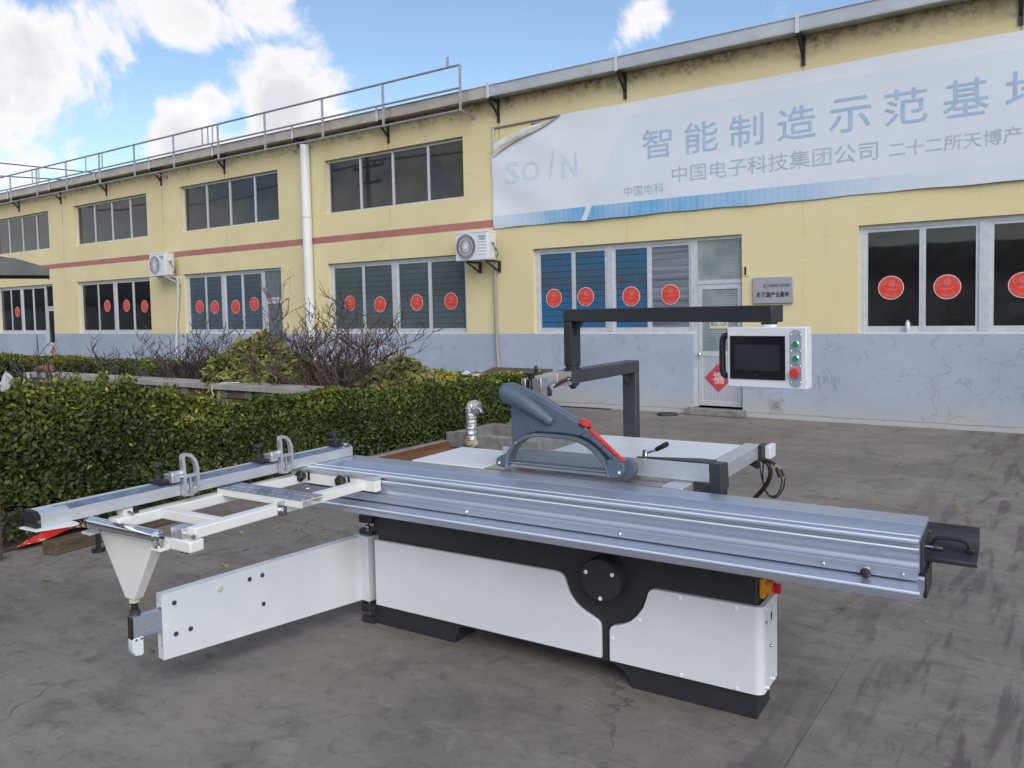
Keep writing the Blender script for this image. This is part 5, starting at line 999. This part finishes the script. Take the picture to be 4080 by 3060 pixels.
def shrub(label, cx, cy, h, n, spread, mat, r0=.022, lean=(0, 0), dens=4, seed=1, buds=0):
    rs = random.Random(seed); root = thing('bare_shrub', label, 'shrub', 'F', (cx, cy, 0), 'leafless winter shrubs in the bed'); trunks, tw = G(), G(); tips = []
    def grow(p, d, ln, r, lev, g):
        pts = [p]; q = d.normalized(); k = 4 if lev < 2 else 3
        for i in range(k):
            w_ = .17 if lev == 0 else .30; q = (q+Vector((rs.gauss(0, w_), rs.gauss(0, w_), rs.gauss(.07, .16)))).normalized(); pts.append(pts[-1]+q*ln/k)
        rr = [r*(1-.5*i/k) for i in range(k+1)]; g.tube(pts, rr, 6 if lev == 0 else (5 if lev == 1 else 3), False)
        if lev >= dens: tips.append(pts[-1]); return
        m = 3 if lev == 0 else rs.choice((2, 3, 3)) if lev < 3 else 2
        for j in range(m):
            i = rs.randint(1, k); a = rs.random()*6.28; o = Vector((math.cos(a), math.sin(a), .25)); nd = (q*1.0+o*rs.uniform(.5, 1.25)).normalized(); grow(pts[i], nd, ln*rs.uniform(.45, .75), max(.0060, rr[i]*.72), lev+1, tw if lev >= 1 else g)
    for i in range(n):
        a = 6.28*i/n+rs.random(); d = Vector((math.cos(a)*spread*rs.uniform(.3, 1)+lean[0], math.sin(a)*spread*rs.uniform(.3, 1)+lean[1], 1)); grow(Vector((cx+.09*math.cos(a), cy+.09*math.sin(a), 0)), d, h*rs.uniform(.36, .46), r0*rs.uniform(.7, 1.1), 0, trunks)
    part('trunks', trunks, mat, root); part('twigs', tw, mat, root)
    if buds:
        g = G()
        for p in rs.sample(tips, min(buds, len(tips))): g.lathe(p, (0, 0, 1), [(-.012, .003), (0, .014), (.012, .010), (.02, .003)], 6)
        part('seed_heads', g, pm('dry_seed_head', (.14, .055, .035), .8, var=.3) if 'dry_seed_head' not in MATS else MATS['dry_seed_head'], root)
shrub('wide bare shrub with dry red seed heads left of the yellow-green bush', -10.55, 6.95, 1.95, 18, .80, twig2, .032, seed=4, buds=46, lean=(.12, 0))
shrub('upright bare shrub in front of the white downpipe, right of the bush', -7.95, 6.95, 2.40, 12, .46, twig, .032, seed=9, lean=(-.14, 0))
shrub('bare many-stemmed shrub in front of the grey-green window, right of the downpipe', -7.40, 7.0, 2.35, 15, .58, twig, .032, seed=15, lean=(.06, 0))
shrub('sprawling bare shrub with crooked arms above the garden wall, left of centre', -12.6, 6.8, 1.75, 8, .95, twig2, .030, dens=3, seed=23)
shrub('thin bare sapling with thorny shoots near the left edge, leaning right', -10.35, 4.95, 2.1, 4, .50, twig2, .030, dens=2, seed=31, lean=(.15, 0))
shrub('bare sapling with a forked arm at the far left, before the white boulders', -11.35, 4.9, 2.1, 4, .60, twig2, .032, dens=2, seed=37, lean=(.1, 0))
shrub('low bare shoots rising from the hedge beside the garden wall', -10.8, 5.2, 1.75, 3, .35, twig2, .022, dens=2, seed=52)
# ---------------------------------------------------------------- garden wall of stacked stone with a concrete coping
cop = pm('coping_concrete', (.30, .285, .265), .85, var=.16, vs=5, bs=.4, bsc=70, dirt=.3, dcol=(.12, .11, .10)); stn = [pm('brown_stone', (.115, .085, .065), .9, var=.3, vs=8, bs=.6, bsc=40), pm('red_stone', (.150, .090, .065), .9, var=.3, vs=8, bs=.6, bsc=40), pm('grey_stone', (.150, .135, .115), .9, var=.3, vs=8, bs=.6, bsc=40)]
gwl = thing('garden_wall', 'low dry-stone garden wall with a grey concrete coping behind the front hedge', 'garden wall', 'F', (-10.3, 6.25, 0)); WYg = 6.08
x = -14.0
while x < -6.9:
    w = random.uniform(1.15, 1.55); x1 = min(x+w, -6.9); part('coping', G().box(x+.006, x1-.006, WYg, WYg+.34, .680, .752), cop, gwl, bev=.006, at=((x+x1)/2, WYg, .7)); x = x1
for row in range(5):
    x = -13.95-random.random()*.1
    while x < -6.95:
        w = random.uniform(.15, .30); z0 = .675-.105*(row+1); e = random.uniform(-.03, .02)
        pts = [(x+.012+random.uniform(0, .02), z0+.008), (x+w-.012-random.uniform(0, .02), z0+.006), (x+w-.008, z0+.05), (x+w-.02-random.uniform(0, .02), z0+.096), (x+.02+random.uniform(0, .02), z0+.098), (x+.006, z0+.05)]
        part('stone', G().prism(pts, WYg+.05+e, WYg+.30, 'y'), random.choice(stn), gwl, at=(x+w/2, WYg+.05, z0), smooth=False); x += w
g = G().tube(smooth_pts([(-8.62, WYg+.20, .757), (-8.90, WYg-.004, .758), (-8.905, WYg-.006, .66), (-8.86, WYg-.01, .60)]), .006, 5); solo('string', g, pm('white_string', (.6, .58, .55), .8), 'loop of white string hanging over the wall coping', 'string', 'F', (-8.8, WYg, .7))
g = G(); g.add([(0, 0, 0)], []); wbl = pm('pale_boulder', (.42, .42, .42), .8, var=.12, vs=4, bs=.4, bsc=30)
def boulder(name, label, c, r, mat, seed, cat='boulder', fam=None, n=10, m=7):
    rs = random.Random(seed); g = G(); vs = []
    for j in range(m+1):
        ph = math.pi*j/m
        for i in range(n):
            th = 2*math.pi*i/n; k = 1+.16*math.sin(3*th+seed+2*ph)+.10*math.sin(5*ph+2*th+seed*2)+rs.uniform(-.05, .05)
            vs.append((c[0]+r[0]*k*math.sin(ph)*math.cos(th), c[1]+r[1]*k*math.sin(ph)*math.sin(th), max(0.0, c[2]+r[2]*k*math.cos(ph))))
    fs = [(j*n+i, j*n+(i+1) % n, (j+1)*n+(i+1) % n, (j+1)*n+i) for j in range(m) for i in range(n)]
    g.add(vs, fs); return solo(name, g, mat, label, cat, 'F', (c[0], c[1], 0), fam)
boulder('boulder', 'pale standing boulder at the left edge above the hedge', (-11.75, 4.9, .46), (.14, .12, .40), wbl, 3, fam='pale standing boulders')
boulder('boulder', 'narrower pale boulder right of the first at the left edge', (-11.28, 4.95, .42), (.09, .10, .40), wbl, 8, fam='pale standing boulders')
boulder('boulder', 'reddish-brown stone block sitting on the left end of the garden wall', (-13.55, WYg+.16, .80), (.20, .14, .075), stn[1], 5)
boulder('rock', 'dark rough rock on the soil beside the concrete block', (-6.33, 8.25, .05), (.15, .13, .085), stn[2], 12, 'rock')
# ---------------------------------------------------------------- canopy at the far left
cm_ = pm('canopy_metal', (.10, .105, .10), .55, .2, var=.15, vs=4, dirt=.2); cu = pm('canopy_underside', (.03, .03, .032), .8)
cn = thing('canopy', 'dark metal shelter canopy with a curved roof jutting in at the left edge', 'canopy', 'C', (-1.5, 16.6, 0))
sec = [(-4.0, 2.74), (-1.8, 2.762), (-1.0, 2.745), (-.5, 2.68), (-.15, 2.57), (0, 2.515), (0, 2.49), (-4.0, 2.60)]
part('roof_sheet', G().prism(sec, 16.43, 18.2, 'y'), cm_, cn, smooth=False); part('fascia', G().box(-4.0, .015, 16.40, 16.428, 2.385, 2.51), cm_, cn, smooth=False); part('side_fascia', G().box(-.015, .015, 16.43, 18.2, 2.385, 2.51), cm_, cn, smooth=False)
part('soffit', G().box(-4.0, -.016, 16.43, 18.2, 2.40, 2.415), cu, cn, smooth=False)
part('post', G().cyl((-.94, 16.6, 0), (-.94, 16.6, 2.40), .07, 12), pm('cream_post', (.5, .45, .36), .8, var=.35, vs=14), cn)
# ---------------------------------------------------------------- things at the hedge foot
krb = thing('garden_kerb', 'low concrete kerb edging the bed under the hedge, near the tap', 'kerb', 'F', (-5.97, 6, 0))
y = 5.3
for k in range(3): part('kerb_stone', G().box(-6.045, -5.955, y+.004, y+.62, 0, .105), conc, krb, bev=.012, at=(-6, y+.3, 0)); y += .625
solo('plank', G().hexa([(-5.93, 5.45, .004), (-5.89, 5.45, .004), (-5.885, 7.12, .004), (-5.925, 7.12, .004)], [(-5.945, 5.45, .085), (-5.925, 5.45, .085), (-5.915, 7.12, .10), (-5.935, 7.12, .10)]), pm('rusty_plank', (.13, .052, .020), .75, var=.4, vs=5, stretch=(1, .25, 4), bs=.4, bsc=40, dirt=.4, dcol=(.05, .035, .025)), 'rust-orange plank leaning on the kerb below the hedge', 'plank', 'F', (-5.92, 6.3, 0))
bs = thing('tap_basin', 'open concrete trough built round the foot of the tap', 'basin', 'F', (-5.55, 7.75, 0)); bxs = (-6.05, -4.72, 7.22, 8.16)
for nm, q in (('basin_wall', (-6.05, -4.72, 7.22, 7.31)), ('basin_wall', (-6.05, -4.72, 8.07, 8.16)), ('basin_wall', (-6.05, -5.96, 7.31, 8.07)), ('basin_wall', (-4.81, -4.72, 7.31, 8.07))): part(nm, G().box(*q, 0, .185+random.uniform(-.01, .01)), conc, bs, bev=.02)
part('basin_floor', G().box(-5.96, -4.81, 7.31, 8.07, .0, .03), cu, bs, smooth=False)
boulder('stone_chunk', 'pale broken block lying inside the trough', (-5.18, 7.75, .10), (.09, .07, .09), cop, 21, 'stone')
tp_ = thing('garden_tap', 'outdoor tap standpipe wrapped in silver foil above the trough', 'tap', 'F', (-5.61, 7.18, .12)); foil = pm('crinkled_foil', (.55, .56, .58), .42, .7, var=.2, vs=25, bs=1.0, bsc=45)
pts = smooth_pts([(-5.612, 7.16, .14), (-5.612, 7.16, .30), (-5.610, 7.16, .44), (-5.595, 7.155, .50), (-5.545, 7.15, .520), (-5.49, 7.145, .505)], 3); nn_ = len(pts)
rsf = random.Random(3); rad = [.058+.006*rsf.uniform(-1, 1)+(.014 if .55 < i/nn_ < .85 else 0) for i in range(nn_)]
gg = G().tube(pts, rad, 16); gg.v = [(v[0]+rsf.uniform(-.006, .006), v[1]+rsf.uniform(-.006, .006), v[2]+rsf.uniform(-.004, .004)) for v in gg.v]
part('foil_wrap', gg, foil, tp_, smooth=False); g = G().tube([(-5.49, 7.145, .505), (-5.455, 7.14, .49), (-5.445, 7.14, .455)], .012, 8).box(-5.475, -5.435, 7.135, 7.145, .530, .540).cyl((-5.458, 7.14, .50), (-5.458, 7.14, .535), .006, 8); part('spout', g, chrome, tp_)
g = G().lathe((-5.612, 7.16, .06), (0, 0, 1), [(0, .075), (.03, .085), (.06, .070), (.085, .062)], 9); g.v = [(v[0]+rsf.uniform(-.015, .015), v[1]+rsf.uniform(-.015, .015), v[2]) for v in g.v]; part('rag', g, pm('dirty_rag', (.33, .27, .20), .9, var=.3, vs=15), tp_, smooth=False)
solo('concrete_block', G().box(-6.325, -5.80, 8.50, 8.80, 0, .128), conc, 'grey concrete block under the green pot by the hedge end', 'block', 'F', (-6.1, 8.6, 0), bev=.02)
solo('flower_pot', G().lathe((-6.06, 8.62, .13), (0, 0, 1), [(0, .075), (.095, .092), (.096, .102), (.115, .104), (.116, .09), (.02, .07)], 22), pm('green_pot', (.085, .34, .025), .4, var=.1), 'bright green plastic pot on the concrete block', 'pot', 'F', (-6.06, 8.62, .13))
wd = pm('old_timber', (.085, .060, .036), .85, var=.4, vs=4, stretch=(6, .6, 6), bs=.5, bsc=40, dirt=.4, dcol=(.03, .025, .02))
solo('timber', G().hexa([(-5.735, 2.555, .002), (-5.632, 2.60, .002), (-5.72, 3.55, .002), (-5.83, 3.50, .002)], [(-5.735, 2.555, .095), (-5.632, 2.60, .092), (-5.72, 3.55, .092), (-5.83, 3.50, .095)]), wd, 'short dark timber baulk on the ground at the foot of the hedge', 'timber', 'F', (-5.7, 2.9, 0), bev=.006)
g = G(); vs_ = []; nr = 14
for i in range(nr+1):
    t = i/nr; cx, cy = -5.98-.16*t, 2.50+.62*t
    for k in range(5): s = (k/4-.5)*(.05+.20*math.sin(math.pi*t)); vs_.append((cx+s*.8, cy-s*.3, .02+.07*math.sin(math.pi*t)*(1 if k in (1, 2, 3) else .6)+.012*math.sin(9*t+k*2)))
g.add(vs_, [(i*5+k, i*5+k+1, (i+1)*5+k+1, (i+1)*5+k) for i in range(nr) for k in range(4)])
def redbag():
    m, nt, b = newmat('printed_red_sack'); v = coords(nt, 'Object'); c = mix(nt, sstep(nt, noise(nt, coords(nt, 'Object', (1, 1, 3)), 9, 3, .5, 1.5), .58, .64), (.50, .025, .02), (.55, .45, .25)); sock(nt, b.inputs['Base Color'], c); b.inputs['Roughness'].default_value = .35; return m
solo('red_sack', g, redbag(), 'crumpled red printed sack lying behind the timber under the fence end', 'sack', 'F', (-6.05, 2.8, .02))
solo('stake', G().tube([(-5.84, 2.33, 0), (-5.86, 2.345, .45), (-5.85, 2.33, .9)], [.022, .020, .014], 7), twig, 'dark wooden stake at the left edge in front of the hedge', 'stake', 'F', (-5.85, 2.33, 0))
solo('board', G().hexa([(-7.75, 9.9, .50), (-6.60, 9.9, .50), (-6.60, 10.5, .50), (-7.75, 10.5, .50)], [(-7.75, 9.9, .555), (-6.60, 9.9, .555), (-6.60, 10.5, .68), (-7.75, 10.5, .68)]), wd, 'brown board lying between the hedge top and the factory wall', 'board', 'F', (-7.2, 10.2, .5))
for k, (xx, yy, zz, lb) in enumerate(((-6.62, 8.34, .765, 'crumpled blue-white paper scrap caught on the far hedge top'), (-6.42, 8.30, .755, 'flat white paper scrap on the hedge top, right of the crumpled one'))):
    solo('paper_scrap', G().add([(xx-.06, yy, zz), (xx+.05, yy-.03, zz-.005), (xx+.07, yy+.05, zz+.02), (xx-.03, yy+.06, zz+.05-.03*k)], [(0, 1, 2), (0, 2, 3)]), pm('paper_scrap_%s' % 'ab'[k], (.45, .50, .68) if k == 0 else (.62, .62, .68), .7), lb, 'paper', 'F', (xx, yy, zz), smooth=False)
solo('drain_cover', G().cyl((-4.92, 11.0, .0), (-4.92, 11.0, .03), .15, 20), pm('drain_iron', (.05, .05, .05), .7, .3, var=.3), 'small round dark drain cover on the ground left of the door step', 'drain cover', 'F', (-4.92, 11.0, 0))
# dead leaves scattered on the slabs (uncountable litter)
n = 150; X = np.concatenate([rng.uniform(-6.0, -3.2, 90), rng.uniform(-4.5, 1, 60)]); Y = np.concatenate([rng.uniform(2.0, 6.0, 90), rng.uniform(4, 10, 60)]); s = rng.uniform(.012, .030, n)
me = leaves_mesh('litter', np.stack([X, Y, np.full(n, .008)], 1), np.stack([rng.normal(0, .25, n), rng.normal(0, .25, n), np.ones(n)], 1), s, rng.uniform(.3, 1, n), gleaf, 1.8); lt = bpy.data.objects.new('leaf_litter', me); COL.objects.link(lt); place(lt, 'F', (0, 0, 0)); lt['kind'] = 'stuff'
# ---------------------------------------------------------------- overhead lines at the far left and the house, pole and added shed the panes mirror
wr = thing('power_line', 'thin overhead power cables crossing the sky at the far left', 'power line', 'F', (-50, 23, 0))
for z0, z1 in ((11.35, 10.75), (10.55, 10.35)): part('cable', G().tube([(-62, 17 + .0, z0+.3), (-54.6, 23.0, z0), (-50, 30, z1), (-44, 40, z1-.4)], .035, 5), blkplast, wr)
tile = pm('dark_roof_tile', (.060, .055, .055), .8, var=.25, vs=6)
rb = thing('tiled_roof_house', 'low grey house with a dark tiled roof, mirrored in the right-hand window', 'house', 'F', (2, -16, 0))
part('wall', G().box(-9, 12, -20, -14.5, 0, 2.6), pm('house_render', (.30, .30, .31), .9, var=.1), rb, smooth=False)
part('roof', G().prism([(-14.1, 2.5), (-17.2, 4.15), (-20.4, 2.5)], -9.4, 12.4, 'x'), tile, rb, smooth=False)
lh = thing('reflection_shed', 'long low tiled shed, unseen, added to darken reflections in the far left lower windows', 'shed', 'F', (-55, -11, 0))  # added out of view so the left lower panes reflect something dark
part('wall', G().box(-95, -16, -14, -9.5, 0, 2.9), MATS['house_render'], lh, smooth=False); part('roof', G().prism([(-9.1, 2.8), (-11.8, 4.6), (-14.4, 2.8)], -95.4, -15.6, 'x'), tile, lh, smooth=False)
up = thing('utility_pole', 'concrete utility pole with crossarms, mirrored in the left upper windows', 'utility pole', 'F', (-30.5, -7.5, 0))
part('pole', G().cyl((-30.5, -7.5, 0), (-30.5, -7.5, 10.5), .16, 10, .11), conc, up); part('crossarm', G().box(-31.7, -29.3, -7.56, -7.44, 9.0, 9.1), bkm, up, smooth=False); part('crossarm', G().box(-31.4, -29.6, -7.56, -7.44, 8.2, 8.3), bkm, up, smooth=False)
for dx in (-1.1, -.5, .5, 1.1): part('insulator', G().lathe((-30.5+dx, -7.5, 9.1), (0, 0, 1), [(0, .05), (.06, .09), (.12, .05), (.18, .08), (.25, .04)], 8), bkm, up)
for dx in (-1.1, -.5, .5, 1.1): part('wire', G().tube([(-60, -9+dx*.3, 9.8), (-45, -8, 8.9), (-30.5+dx, -7.5, 9.35), (-12, -7.6, 8.7), (5, -7.4, 9.4)], .02, 4, False), blkplast, up)
